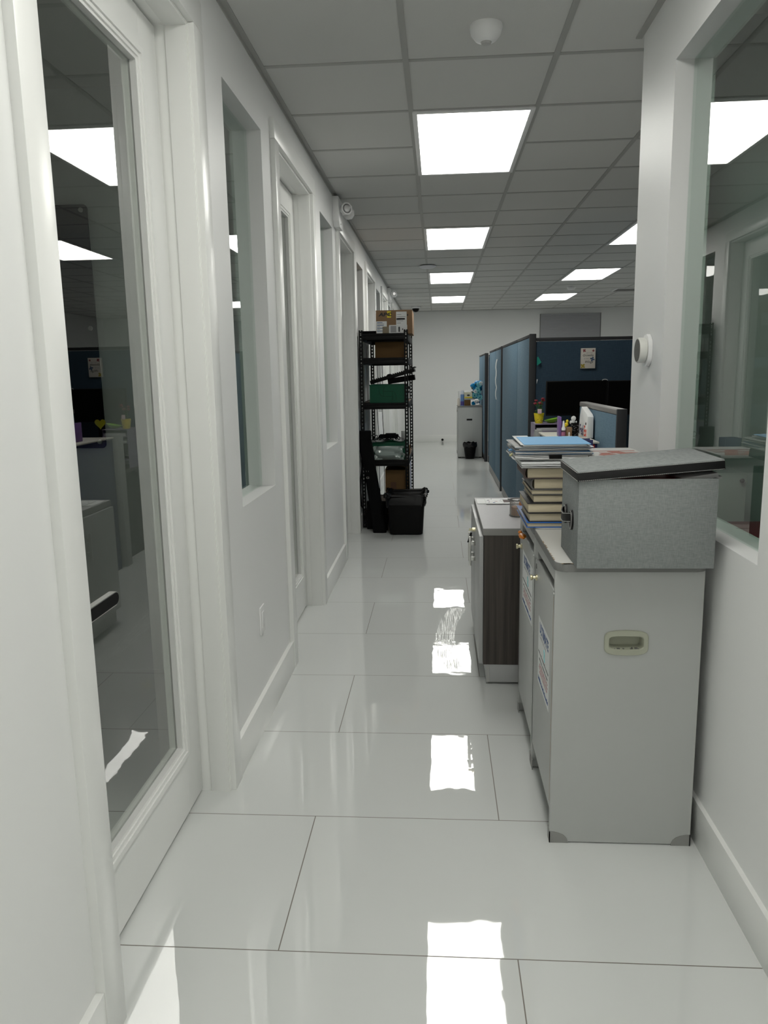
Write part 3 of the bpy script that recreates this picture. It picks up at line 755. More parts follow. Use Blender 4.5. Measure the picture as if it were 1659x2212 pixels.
# ------------------------------------------------------------------ dark wood cabinet with silver doors
dx0, dx1, dy0, dy1, dz = .20, .70, 3.39, 4.25, .741
t = thing('credenza', 'dark wood cabinet with grey top and silver doors behind the grey cabinets', 'cabinet', (.45, 3.39, 0)); o = t.location
b = MB(o); b.box(dx0 + .002, dx1, dy0, dy0 + .02, .099, .709); b.box(dx0 + .002, dx1, dy1 - .02, dy1, .099, .709); b.box(dx1 - .01, dx1, dy0 + .02, dy1 - .02, .099, .709)
b.box(dx0 + .002, dx1 - .01, dy0 + .02, dy1 - .02, .099, .117); b.box(dx0 + .0205, dx0 + .0255, dy0 - .0006, dy0 + .002, .10, .708); obj('carcass', b, DWOOD, t)
b = MB(o).use(GREYE); b.box(dx0 - .002, dx1 + .003, dy0 - .003, dy1 + .003, .709, .7405, .0015); b.use(GREYW).box(dx0 - .0012, dx1 + .002, dy0 - .0022, dy1 + .002, .7402, .7415); obj('top', b, None, t)
b = MB(o).use(SILV); b.box(dx0 + .016, dx1, dy0 + .003, dy1 - .003, .012, .099, .001); b.use(STEELD).box(dx0 + .015, dx0 + .03, dy0 + .002, dy0 + .018, .012, .099); obj('plinth', b, None, t)
for yy in (dy0 + .07, dy1 - .07):
    b = MB(o); b.lathe([(.018, 0), (.018, .006), (.008, .008), (.008, .014)], (dx0 + .07, yy, 0), 'z', 16); obj('foot', b, BLACK, t)
ym = (dy0 + dy1) / 2
for k, (ya, yb) in enumerate(((dy0 + .003, ym - .002), (ym + .002, dy1 - .003))):
    b = MB(o); b.box(dx0 - .018, dx0, ya, yb, .102, .705, .001); d = obj('door', b, SILV, t)
    hy_ = (ym - .05) if k == 0 else (ym + .05)
    b = MB(o); b.box(dx0 - .050, dx0 - .038, hy_ - .006, hy_ + .006, .475, .625, .0015)
    b.box(dx0 - .040, dx0 - .017, hy_ - .006, hy_ + .006, .50, .52, .001); b.box(dx0 - .040, dx0 - .017, hy_ - .006, hy_ + .006, .58, .60, .001); obj('bar_handle', b, STEEL, d)
b = MB(o); b.lathe([(0, dx0 - .032), (.010, dx0 - .032), (.010, dx0 - .018), (0, dx0 - .018)], (0, ym - .03, .655), 'x', 18); lk = obj('lock', b, BRASS, t)
kt = thing('key', 'key with black tag hanging from the lock of the dark wood cabinet', 'key', (dx0 - .034, ym - .03, .655)); o2 = kt.location
b = MB(o2); b.box(dx0 - .048, dx0 - .032, ym - .031, ym - .029, .648, .662); b.tube([(dx0 - .046 + .006 * math.sin(a / 8 * math.pi), ym - .03, .646 + .008 * math.cos(a / 8 * math.pi)) for a in range(16)], .0007, 5, True); obj('shank', b, BRASS, kt)
b = MB(o2); b.prism([(dx0 - .042, .640), (dx0 - .034, .640), (dx0 - .036, .590), (dx0 - .058, .590)], 'y', ym - .036, ym - .028, .001); obj('tag', b, BLACK, kt)
# magazine and mesh cup on top
t = thing('magazine', 'open printed flyer at the far end of the grey cabinet top', 'magazine', (.32, 4.03, dz + .0008)); o = t.location
b = MB(o); b.box(.205, .335, 4.04, 4.19, dz + .0008, dz + .004, .001); b.box(.25, .46, 4.02, 4.18, dz + .004, dz + .0075, .001); obj('pages', b, PAPER, t)
b = MB(o).use(INKK); z = dz + .0076
for k in range(26):
    xx = .255 + random.random() * .19; yy = 4.03 + random.random() * .13; b.use(random.choice((INKK, INKK, INKR, INKB, INKG))); b.box(xx, xx + random.uniform(.004, .02), yy, yy + random.uniform(.003, .015), z, z + .0004)
obj('print', b, None, t)
b = MB(o).use(BROWNB); b.box(.345, .385, 4.05, 4.14, z, z + .0005); b.use(INKK); b.box(.375, .40, 4.06, 4.17, z, z + .0006)
obj('printed_picture', b, None, t)
cc = (.385, 3.70)
t = thing('mesh_cup', 'small grey wire mesh cup on the dark wood cabinet beside the books', 'cup', (cc[0], cc[1], dz + .0008)); o = t.location
b = MB(o)
for zz in [.006 + .0062 * k for k in range(12)]:
    b.tube([(cc[0] + .040 * math.cos(2 * math.pi * a / 28), cc[1] + .040 * math.sin(2 * math.pi * a / 28), dz + zz) for a in range(28)], .0007, 4, True)
for a in range(44):
    q = 2 * math.pi * a / 44; b.tube([(cc[0] + .040 * math.cos(q), cc[1] + .040 * math.sin(q), dz + .004), (cc[0] + .040 * math.cos(q), cc[1] + .040 * math.sin(q), dz + .078)], .0006, 4)
obj('mesh_wall', b, STEELD, t)
for nm, zz in (('base_ring', .0035), ('rim', .080)):
    b = MB(o); b.tube([(cc[0] + .041 * math.cos(2 * math.pi * a / 32), cc[1] + .041 * math.sin(2 * math.pi * a / 32), dz + zz) for a in range(32)], .0026, 6, True)
    obj(nm, b, DGREY, t)
b = MB(); b.lathe([(.034, dz + .002), (.034, dz + .045), (0, dz + .05)], (cc[0], cc[1], 0), 'z', 20); tag(obj('tan_pouch', b, pm('tan_paper', (.42, .25, .15), .8)), 'tan paper content filling the grey mesh cup', 'pouch')
b = MB(); mm = Matrix.Translation((cc[0] + .012, cc[1], dz + .05)) @ Matrix.Rotation(math.radians(22), 4, 'Y')
b.prism([(-.012, 0), (.012, 0), (.016, .055), (.004, .078), (-.016, .05)], 'y', -.006, .006, .002, mat=mm); tag(obj('orange_marker', b, ORANGE), 'bright orange item poking out of the mesh cup', 'marker')

# ------------------------------------------------------------------ black boltless shelving unit and what stands on it
SX0, SX1, SY0, SY1, SH = -.718, -.272, 7.10, 8.32, 1.825
t = thing('shelving_unit', 'black slotted steel shelving unit against the left wall', 'shelving unit', ((SX0 + SX1) / 2, SY0, 0)); o = t.location
def upright(x, y, sx, sy_):
    b = MB(o); wd, tk, pitch = .036, .0022, .034
    n = int(SH / pitch)
    for ax in (0, 1):
        def bx(u0, u1, z0, z1):
            if ax == 0:
                a0, a1 = sorted((x + sx * u0, x + sx * u1)); c0, c1 = sorted((y, y + sy_ * tk)); b.box(a0, a1, c0, c1, z0, z1)
            else:
                a0, a1 = sorted((y + sy_ * u0, y + sy_ * u1)); c0, c1 = sorted((x, x + sx * tk)); b.box(c0, c1, a0, a1, z0, z1)
        bx(0, .0125, 0, SH); bx(wd - .0125, wd, 0, SH)
        for k in range(n + 1):
            z0 = k * pitch
            bx(.0125, wd - .0125, z0, min(SH, z0 + .012))
            if z0 + .022 < SH:
                bx(.0125, .0155, z0 + .012, z0 + .021); bx(wd - .0155, wd - .0125, z0 + .012, z0 + .021)
    return obj('upright', b, BLACKM, t)
for (x, sx) in ((SX0, 1), (SX1, -1)):
    for (y, s_) in ((SY0, 1), (SY1, -1)): upright(x, y, sx, s_)
LEV = [1.795, 1.578, 1.170, .642, .125]
for zt in LEV:
    b = MB(o)
    for y, s_ in ((SY0, 1), (SY1, -1)):
        ya, yb = sorted((y + s_ * .003, y + s_ * .016)); b.box(SX0 + .004, SX1 - .004, ya, yb, zt - .058, zt - .022, .003); b.box(SX0 + .004, SX1 - .004, *sorted((y + s_ * .003, y + s_ * .008)), zt - .022, zt)
        b.box(SX0 + .004, SX1 - .004, *sorted((y + s_ * .003, y + s_ * .022)), zt - .024, zt - .019)
    for x, s_ in ((SX0, 1), (SX1, -1)):
        xa, xb = sorted((x + s_ * .003, x + s_ * .016)); b.box(xa, xb, SY0 + .004, SY1 - .004, zt - .058, zt - .022, .003); b.box(*sorted((x + s_ * .003, x + s_ * .008)), SY0 + .004, SY1 - .004, zt - .022, zt)
    b.box(SX0 + .02, SX1 - .02, (SY0 + SY1) / 2 - .015, (SY0 + SY1) / 2 + .015, zt - .045, zt - .02)
    bm2 = obj('beam_frame', b, BLACKM, t)
    b = MB(o); b.box(SX0 + .008, SX1 - .008, SY0 + .009, SY1 - .009, zt - .018, zt - .006); obj('deck', b, DECK, bm2)
for zt in LEV[:3]:
    for (x, y) in ((SX0 + .018, SY0), (SX1 - .018, SY0)):
        for dzz in (-.012, -.045):
            b = MB(o); b.lathe([(0, y - .004), (.004, y - .003), (.0055, y + .001)], (x, 0, zt + dzz + .0), 'y', 12); obj('rivet', b, STEEL, t)
# carton on top
o = (-.38, 7.17, LEV[0])
t = thing('shipping_carton', 'brown shipping carton with white labels and yellow sticker on top of the black shelving', 'box', o)
ax0, ax1, ay0, ay1, az0, az1 = -.562, -.232, 7.14, 7.62, LEV[0] - .005, 2.0
b = MB(o); b.box(ax0, ax1, ay0, ay1, az0, az1, .002); obj('carton', b, CARD, t)
b = MB(o).use(PAPER); yy = ay0 - .0012
def lab_(m_, u0, u1, v0, v1, d=0): b.use(m_).box(ax0 + u0 * .33, ax0 + u1 * .33, yy - d, yy + .0013, az0 + v0 * .205, az0 + v1 * .205)
lab_(PAPER, .01, .30, .02, .55); lab_(PAPER, .56, .85, .38, .95); lab_(PAPER, .36, .86, .02, .38)
lab_(YELLOW, .31, .42, .70, .98); lab_(pm('photo_print', (.22, .18, .12), .6), .18, .36, .03, .32, .0006)
for k in range(7): lab_(INKG if k % 2 else INKB, .03, random.uniform(.1, .26), .12 + .06 * k, .145 + .06 * k, .0006)
for k in range(5): lab_(INKG, .58, random.uniform(.68, .83), .45 + .09 * k, .475 + .09 * k, .0006)
lab_(INKK, .57, .80, .60, .67, .0006); lab_(INKG, .40, .56, .06, .34, .0006); lab_(INKK, .62, .66, .08, .30, .0006); lab_(INKK, .72, .745, .16, .22, .0006); lab_(INKK, .35 + .005, .385, .80, .87, .0006)
lab_(INKK, .86, .89, .76, .84); b.use(INKG).box(ax0 + .09, ax1 - .09, yy - .0006, yy, az0 + .002, az0 + .004)
obj('shipping_label', b, None, t)
text_obj('print', 'APC', .042, INKK, t, frame_mtx(Vector((ax0 + .027, yy - .0002, az0 + .158)) - Vector(o), (1, 0, 0), (0, 0, 1)), .0003, .0016, .18, sx=1.45)
b = MB(); n = 10
for k in range(n): b.tube([(-.70 + .014 * k, 7.13, LEV[0] + .012), (-.696 + .014 * k, 7.16, LEV[0] + .018), (-.70 + .014 * k, 7.55, LEV[0] + .014)], .009, 6)
tag(obj('cable_roll', b, FABB), 'black ribbed cable roll on the shelf top left of the labelled carton', 'cable')
b = MB(); b.box(-.585, -.312, 7.28, 7.75, LEV[1] - .0055, 1.725, .002); tag(obj('carton', b, CARDD), 'plain brown carton on the second shelf of the black unit', 'box')
# green crate with relief and folded black crates on it
def crate(name, label, x0, x1, y0, y1, z0, z1, mat_, swirl):
    t = thing(name, label, 'crate', ((x0 + x1) / 2, y0, z0)); o = t.location; b = MB(o); th = .006; ch = .02
    def oct_(i): return [(x0 + i + ch, z0), (x1 - i - ch, z0), (x1 - i, z0 + ch), (x1 - i, z1 - ch * 1.4), (x1 - i - ch * .7, z1), (x0 + i, z1), (x0 + i, z0 + ch * 0.2)]
    b.prism(oct_(0), 'y', y0, y0 + th); b.prism(oct_(0), 'y', y1 - th, y1)
    b.box(x0, x0 + th, y0 + th, y1 - th, z0 + .01, z1); b.box(x1 - th, x1, y0 + th, y1 - th, z0 + .02, z1 - .028); b.box(x0 + .01, x1 - .01, y0 + th, y1 - th, z0, z0 + th)
    b.box(x0 - .003, x1 - .01, y0 - .003, y0 + th + .001, z1 - .010, z1 + .001, .001)
    obj('tub', b, mat_, t)
    if swirl:
        b = MB(o); cx_, cz_ = (x0 + x1) / 2 + .005, (z0 + z1) / 2
        def tr(pts, r=.0016): b.tube([(cx_ + u, y0 - .0005, cz_ + v) for u, v in pts], r, 5)
        tr([(-.045, .025), (.04, .025), (.04, -.025), (-.045, -.025), (-.045, .025)])
        tr([(-.085, .06), (-.08, .015), (-.065, -.012), (-.045, -.025)]); tr([(-.045, .025), (-.04, .05), (-.015, .068)])
        tr([(.04, .025), (.06, .015), (.075, -.015), (.075, -.055)]); tr([(.04, -.025), (.045, -.045), (.03, -.065)])
        obj('relief_line', b, GREEND, t)
crate('plastic_crate', 'green plastic crate with embossed swirl on the third shelf', -.632, -.300, 7.14, 7.62, LEV[2] - .0055, 1.335, GREEN, True)
mm = Matrix.Translation((-.62, 7.12, 1.342)) @ Matrix.Rotation(math.radians(-15), 4, 'Y')
b = MB((-.45, 7.12, 1.34)); b.box(0, .42, 0, .40, 0, .030, .003, mat=mm)
for k in range(19): b.box(.02 + k * .02, .030 + k * .02, -.004, .004, .026, .036, .001, mat=mm)
b.box(.0, .42, -.006, .006, .010, .018, .001, mat=mm); b.box(.17, .20, -.004, .01, .03, .042, .001, mat=mm); b.box(.39, .435, -.01, .40, .034, .042, .001, mat=mm)
tag(obj('folded_crate', b, BLACK, loc=(-.45, 7.12, 1.34)), 'folded black plastic crate tilted on top of the green crate', 'crate', 'black crates on the third shelf')
mm2 = Matrix.Translation((-.46, 7.13, 1.338)) @ Matrix.Rotation(math.radians(-8), 4, 'Y')
b = MB((-.35, 7.13, 1.34)); b.box(0.0, .245, .02, .40, .0, .05, .003, mat=mm2)
for k in range(5): b.box(.205, .252, .0, .02 + .01, .004 + k * .010, .009 + k * .010, .001, mat=mm2)
tag(obj('folded_crate', b, FABB, loc=(-.35, 7.13, 1.34)), 'black crate wedged between the tilted crate and the green crate', 'crate', 'black crates on the third shelf')
b = MB(); b.box(-.285, -.262, 7.16, 7.45, LEV[2] + .12, LEV[2] + .145, .006); b.box(-.300, -.268, 7.15, 7.50, LEV[2] + .085, LEV[2] + .10, .003); tag(obj('cable_bundle', b, BLACK), 'black plastic strips jutting past the right shelf post beside the green crate', 'cable')
b = MB(); b.prism([(7.14, LEV[2]), (7.4, LEV[2]), (7.4, LEV[2] + .05), (7.16, LEV[2] + .055)], 'x', -.296, -.290); tag(obj('green_tag', b, GREEN), 'small green plastic flap beside the right shelf post', 'flap')
# fourth shelf: green tub in clear plastic, cables on top
crate('plastic_crate', 'shallow green crate in a clear plastic bag on the fourth shelf', -.640, -.298, 7.17, 7.62, LEV[3] - .0055, .800, GREEN, False)
def bagf(u, v):
    a = 2 * math.pi * u; zz = LEV[3] - .003 + .128 * v
    rx, ry = .176, .245; e = .35; c_, s_ = math.cos(a), math.sin(a)
    k = 1 + .035 * math.sin(9 * a + 11 * v) + .03 * math.sin(17 * a - 7 * v) + .02 * random.uniform(-1, 1)
    return (-.469 + rx * k * math.copysign(abs(c_) ** e, c_) * (1 - .04 * v), 7.395 + ry * k * math.copysign(abs(s_) ** e, s_), zz)
b = MB(); b.grid(bagf, 70, 9, True); tag(obj('plastic_bag', b, pm('crinkled_clear_plastic', (.30, .36, .34), .12, spec=1.0, bump=(45, 1.0))), 'crinkled clear plastic bag around the green crate on the fourth shelf', 'bag')
b = MB()
mm = Matrix.Translation((-.62, 7.13, .803)) @ Matrix.Rotation(math.radians(4), 4, 'Y')
b.grid(lambda u, v: (-.63 + .31 * u, 7.14 + .35 * v, .812 + .016 * math.sin(math.pi * u) + .006 * math.sin(13 * u + 4 * v) - .02 * (1 - u) * (1 - v)), 16, 8); tag(obj('plastic_sleeve', b, pm('smoky_plastic', (.05, .05, .055), .2, bump=(30, .6))), 'smoky plastic sleeve spread over the green crate on the fourth shelf', 'sleeve')
b = MB(); b.box(-.56, -.38, 7.2, 7.35, .834, .865, .008, mat=None); b.box(-.50, -.40, 7.18, 7.3, .86, .878, .006)
for k in range(9): b.tube([(-.62 + .03 * k + .02 * math.cos(a / 6 * math.pi + k), 7.16 + .02 * (k % 3), .845 + .022 * math.sin(a / 6 * math.pi + k * 1.7)) for a in range(12)], .004, 5, True)
tag(obj('cable_bundle', b, FABB), 'tangled black adapters and cables heaped on the fourth shelf', 'cable')
b = MB(); b.box(-.36, -.30, 7.45, 7.47, .80, .885, .001); tag(obj('clear_pouch', b, pm('frosted_plastic', (.55, .56, .54), .3)), 'frosted plastic pouch standing behind the cables on the fourth shelf', 'pouch')
b = MB()
for (xx, a_) in ((-.655, 0), (-.602, 1)): b.tube([(xx, 8.335, 1.62), (xx + .005, 8.34, 1.3), (xx - .004, 8.335, 1.05), (xx + .006, 8.345, .82), (xx + .01, 8.35, .0)], .0035, 6)
tag(obj('hanging_cord', b, BLACK), 'thin black cords hanging down behind the shelving', 'cord')
b = MB(); b.box(-.286, -.28, 7.5, 7.62, .645, .74, .002); tag(obj('small_carton', b, CARDD), 'small brown carton at the right edge of the fourth shelf', 'box')
# open carton on the lowest shelf
t = thing('open_carton', 'open brown carton with raised flaps on the lowest shelf', 'box', (-.40, 7.2, LEV[4])); o = t.location
b = MB(o); x0, x1, y0, y1, z0, z1 = -.505, -.285, 7.20, 7.55, LEV[4] - .0055, .535
for q in ((x0, x1, y0, y0 + .004), (x0, x1, y1 - .004, y1), (x0, x0 + .004, y0 + .004, y1 - .004), (x1 - .004, x1, y0 + .004, y1 - .004)): b.box(*q, z0, z1)
b.box(x0 + .004, x1 - .004, y0 + .004, y1 - .004, z0, z0 + .004); obj('carton', b, CARDD, t)
for (xx, an) in ((x0, 34), (x1, -34)):
    b = MB(); m3 = Matrix.Translation(Vector((xx, y0, z1)) - Vector(o)) @ Matrix.Rotation(math.radians(90 - an if an > 0 else -90 - an), 4, 'Y')
    b.box(-.001 if an < 0 else -.10, .10 if an < 0 else .001, 0, .34, -.002, .002, mat=m3) if False else b.prism([(0, 0), (.09 * math.copysign(1, an), .055), (.09 * math.copysign(1, an), .062), (0, .007)], 'y', 0, .34, mat=Matrix.Translation(Vector((xx, y0, z1)) - Vector(o)))
    obj('flap', b, CARDD, t)
b = MB(o); b.box(-.455, -.40, y0 - .001, y0, .33, .42); obj('dark_panel', b, pm('dark_brown_print', (.10, .05, .025), .8), t)
b = MB(); b.box(-.281, -.276, 7.5, 7.7, .12, .57, .001); tag(obj('mailer', b, pm('pale_blue_plastic', (.42, .46, .60), .5)), 'pale blue plastic sheet standing at the right of the lowest shelf', 'sheet')
# black bins and bag in front of the shelf
t = thing('trash_can', 'large black trash can with liner in front of the shelving', 'trash can', (-.295, 6.9, 0)); o = t.location
def rrect(cx_, cy_, hx, hy_, r, n=6):
    p = []
    for (sx, sy_, a0) in ((1, 1, 0), (-1, 1, 90), (-1, -1, 180), (1, -1, 270)):
        for k in range(n + 1):
            a = math.radians(a0 + 90 * k / n); p.append((cx_ + sx * (hx - r) + r * math.cos(a), cy_ + sy_ * (hy_ - r) + r * math.sin(a)))
    return p
def loft(b, rings, cap0=True, cap1=False, smooth=True):
    bm = bmesh.new(); R = [[bm.verts.new(v) for v in r] for r in rings]; n = len(R[0])
    for A_, B_ in zip(R, R[1:]):
        for k in range(n): bm.faces.new((A_[k], A_[(k + 1) % n], B_[(k + 1) % n], B_[k]))
    if cap0: bm.faces.new(R[0][::-1])
    if cap1: bm.faces.new(R[-1])
    b._add(bm, smooth=smooth)
tx, ty = -.293, 6.90
b = MB(o)
R = []
for hx, hy_, zz in ((.125, .13, .0), (.148, .155, .012), (.165, .172, .30), (.168, .175, .345), (.172, .18, .35), (.172, .18, .36), (.166, .174, .36), (.14, .15, .02)):
    R.append([(x, y, zz) for x, y in rrect(tx, ty, hx, hy_, .03)])
loft(b, R, True, True); obj('can', b, BLACK, t)
b = MB(o); R = []
for i, (hx, hy_, zz) in enumerate(((.150, .16, .12), (.160, .169, .33), (.168, .176, .366), (.178, .186, .372), (.182, .19, .355), (.178, .186, .31), (.1755, .184, .265))):
    r = []
    for k, (x, y) in enumerate(rrect(tx, ty, hx, hy_, .035, 10)):
        am = .016 if i >= 3 else .004; r.append((x + random.uniform(-am, am) * .5, y + random.uniform(-am, am) * .5, zz + random.uniform(-am, am) * (1.1 if i < 6 else 1.6)))
    R.append(r)
loft(b, R, True, False); ln = obj('liner', b, BLACKB, t)
b = MB(o)
for k in range(34):
    a = random.random() * 6.28; q = rrect(tx, ty, .178, .186, .035, 10)[random.randrange(44)]; b.ball((q[0], q[1], .362 + random.uniform(-.012, .012)), random.uniform(.012, .024), 2, (1, 1, .8), .35)
b.tube([(x, y, .362 + random.uniform(-.006, .006)) for x, y in rrect(tx, ty, .178, .186, .035, 10)], .010, 6, True)
b.tube([(tx - .145 + .012 * k, ty - .18, .37 + .022 * math.sin(math.pi * k / 7)) for k in range(8)], .0018, 5)
obj('knotted_rim', b, BLACKB, ln)
b = MB(); b.box(-.575, -.475, 6.96, 7.01, 0.0, .27, .004); tag(obj('black_case', b, FABB), 'black case standing on the floor left of the large trash can', 'case', 'black boxes under the shelving')
b = MB(); b.box(-.672, -.52, 7.025, 7.09, 0.0, .262, .004); tag(obj('black_case', b, BLACK), 'black box behind the left shelf post at floor level', 'case', 'black boxes under the shelving')
# long carrying bag leaning on the shelf
t = thing('carrying_bag', 'long black carrying bag leaning against the left shelf post', 'bag', (-.60, 6.98, 0)); o = t.location
b = MB(o); R = []
for s_ in range(15):
    f_ = s_ / 14; zz = .0 + .90 * f_; cx_ = -.540 - .140 * f_ ** 1.1; cy_ = 6.88 + .09 * f_; wx = .062 - .008 * f_ + (.008 if f_ > .72 else 0); wy = .04
    R.append([(cx_ + wx * math.copysign(abs(math.cos(2 * math.pi * k / 20)) ** .6, math.cos(2 * math.pi * k / 20)), cy_ + wy * math.copysign(abs(math.sin(2 * math.pi * k / 20)) ** .6, math.sin(2 * math.pi * k / 20)), zz + .004 * random.uniform(-1, 1)) for k in range(20)])
loft(b, R, True, True); obj('body', b, FABB, t)
b = MB(o); b.box(-.731, -.612, 6.92, 7.02, .85, .925, .008); obj('top_flap', b, FABB, t)
b = MB(o); b.tube([(-.69, 6.90, .60), (-.705, 6.88, .50), (-.712, 6.87, .38), (-.705, 6.87, .25), (-.67, 6.875, .19), (-.62, 6.88, .22)], .012, 6, flat=.3); obj('strap', b, FABB, t)
b = MB(o); b.ring(-.652, -.63, .50, .515, .0018, 6.868, 6.871, 'y'); obj('buckle', b, STEEL, t)
for xx in (-.655, -.635):
    b = MB(o); b.tube([(xx, 6.866, .572), (xx + .003, 6.862, .566), (xx + .002, 6.866, .56)], .0015, 5); obj('strap_ring', b, STEEL, t)

# ------------------------------------------------------------------ cubicle partitions
def panel_y(name, label, x, y0, y1, h, near_post=False, base=True, seam=None, fab=BLUEF, low=False, grp='blue fabric partition panels along the aisle'):
    th = .052; t = thing(name, label, 'partition panel', (x + th / 2, y0, 0), group=grp); o = t.location
    ya = y0 + (.03 if near_post else .001); zb = .10
    b = MB(o); b.box(x, x + th, ya + .009, y1 - .009, zb + .004, h - .028 if not low else h - .035, .003); obj('fabric_panel', b, fab, t)
    b = MB(o); b.box(x + .008, x + th - .008, ya, y1, .012, h - .02); obj('core', b, CHAR, t)
    b = MB(o); b.box(x - .002, x + th + .002, ya - .0005, y1 - .0005, h - (.024 if not low else .034), h, .003 if not low else .008, 3); obj('top_cap', b, GREYT if low else CHAR, t)
    b = MB(o); b.box(x + .004, x + th - .004, ya + .002, y1 - .002, .012, zb); obj('base_raceway', b, GREYT if base else CHAR, t)
    if near_post:
        b = MB(o); b.box(x - .001, x + th + .001, y0, y0 + .0285, .0, h + (.004 if not low else .0), .003); obj('end_post', b, CHAR, t)
    for yy in (y0 + .06, y1 - .06):
        b = MB(o); b.lathe([(.012, 0), (.012, .006), (.005, .007), (.005, .014)], (x + th / 2, yy, 0), 'z', 12); obj('levelling_foot', b, BLACK, t)
    return t
PX = .745
panel_y('partition_panel', 'tall blue panel with dark end post, nearest the viewer in the aisle row', PX, 6.45, 7.42, 1.728, True)
panel_y('partition_panel', 'wide tall blue panel directly behind the nearest one with the end post', PX, 7.425, 9.10, 1.728)
panel_y('partition_panel', 'narrow blue panel with dark end post and white paper strip in the middle of the row', PX, 9.32, 10.15, 1.728, True)
panel_y('partition_panel', 'wide blue panel with exposed grey base in the middle of the aisle row', PX, 10.155, 11.38, 1.728)
panel_y('partition_panel', 'far blue panel with dark end post beside the far grey filing cabinet', PX, 12.50, 13.15, 1.728, True, False)
panel_y('partition_panel', 'farthest blue panel above the blue flowers', PX, 13.155, 14.2, 1.728, False, False)
panel_y('partition_panel', 'low greyish blue panel with rounded grey top beside the cubicle desk', 1.0, 4.39, 5.56, 1.215, True, True, None, BLUEF, True, 'low desk-side partitions')
# cross panels closing the cubicles
def panel_x(label, x0, x1, y, h):
    th = .052; t = thing('partition_panel', label, 'partition panel', ((x0 + x1) / 2, y, 0), group='shade-darkened cross panels behind the desks'); o = t.location
    b = MB(o); b.box(x0, x1, y, y + th, .104, h - .03, .003); obj('fabric_panel', b, SHADEDF, t)
    b = MB(o); b.box(x0 - .001, x1, y - .002, y + th + .002, h - .026, h, .003); obj('top_cap', b, CHAR, t)
    b = MB(o); b.box(x0, x1, y + .004, y + th - .004, .0, .10); obj('base_raceway', b, CHAR, t)
panel_x('shade-darkened blue panel behind the monitors carrying the small picture', .802, 2.60, 6.475, 1.70)
panel_x('shade-darkened cross panel behind the middle blue aisle panels', .80, 2.60, 9.20, 1.70)
panel_x('shade-darkened cross panel behind the far aisle opening', .80, 2.60, 12.42, 1.70)
# paper strip
b = MB((PX, 9.9, 1.59)); pts = [(9.84 + .06 * math.sin(3 * v / 10), 1.59 - .5 * v / 10, .006 + .012 * abs(math.sin(v * .9))) for v in range(11)]
bm = bmesh.new(); pv = None
for k, (yy, zz, dx) in enumerate(pts):
    wv = .075 * (1 - .07 * k) ; cu = [bm.verts.new((PX - dx - e_, yy + s_ * wv / 2, zz)) for s_, e_ in ((-1, 0), (1, .006), (1, .0075), (-1, .0015))]
    if pv:
        for q in range(4): bm.faces.new((pv[q], pv[(q + 1) % 4], cu[(q + 1) % 4], cu[q]))
    else: bm.faces.new(cu)
    pv = cu
bm.faces.new(pv[::-1]); b._add(bm, smooth=True)
tag(obj('paper_strip', b, PAPER, loc=(PX, 9.9, 1.59)), 'curling white paper strip hanging on the middle blue panel', 'paper')
b = MB(); b.prism([(.803, 1.545), (.812, 1.548), (.822, 1.532), (.838, 1.502), (.806, 1.478), (.803, 1.482)], 'y', 6.42, 6.424); tag(obj('cloth_pennant', b, TEAL), 'teal green cloth corner beside the dark end post above the flower pot', 'pennant')
b = MB(); b.prism([(.803, 1.368), (.812, 1.366), (.803, 1.33)], 'y', 6.42, 6.423); tag(obj('paper_corner', b, PAPER), 'small white paper corner beside the dark end post', 'paper')
# little canvas with butterflies
cxm, czm, cw_, ch_ = 1.217, 1.5285, .116, .162
t = thing('picture', 'small white canvas with butterflies and script on the shade-darkened panel', 'picture', (cxm, 6.475, czm)); o = t.location
b = MB(o); b.box(cxm - cw_ / 2, cxm + cw_ / 2, 6.447, 6.474, czm - ch_ / 2, czm + ch_ / 2, .0015); obj('canvas', b, pm('canvas_cream', (.62, .58, .53), .8), t)
def pt(u, v): return Vector((cxm - cw_ / 2 + u * cw_, 6.4464, czm - ch_ / 2 + v * ch_)) - Vector(o)
fm_ = lambda u, v: frame_mtx(pt(u, v), (1, 0, 0), (0, 0, 1))
text_obj('lettering', 'LET THE', .013, INKG, t, fm_(.36, .735), .0001, .0002)
text_obj('lettering', 'Growths', .024, INKK, t, fm_(.10, .60), .0001, .0002, .35)
text_obj('lettering', '& THE', .013, INKG, t, fm_(.22, .455), .0001, .0002)
text_obj('lettering', 'Wings', .027, INKK, t, fm_(.24, .27), .0001, .0002, .35)
def butterfly(u, v, s_, rot, mat_):
    b = MB(o); n = 30; p = []
    for k in range(n):
        a = 2 * math.pi * k / n; r = s_ * (abs(math.sin(2 * a)) ** .55 + .12); aa = a + rot
        p.append((cxm - cw_ / 2 + u * cw_ + r * math.cos(aa), czm - ch_ / 2 + v * ch_ + r * math.sin(aa)))
    b.prism(p, 'y', 6.4462, 6.4468); obj('butterfly', b, mat_, t)
butterfly(.22, .88, .0125, .2, DRED); butterfly(.84, .87, .009, .5, DRED); butterfly(.79, .46, .017, .45, pm('butterfly_blue', (.04, .08, .16), .7)); butterfly(.14, .12, .018, .1, pm('butterfly_yellow', (.35, .27, .02), .7))

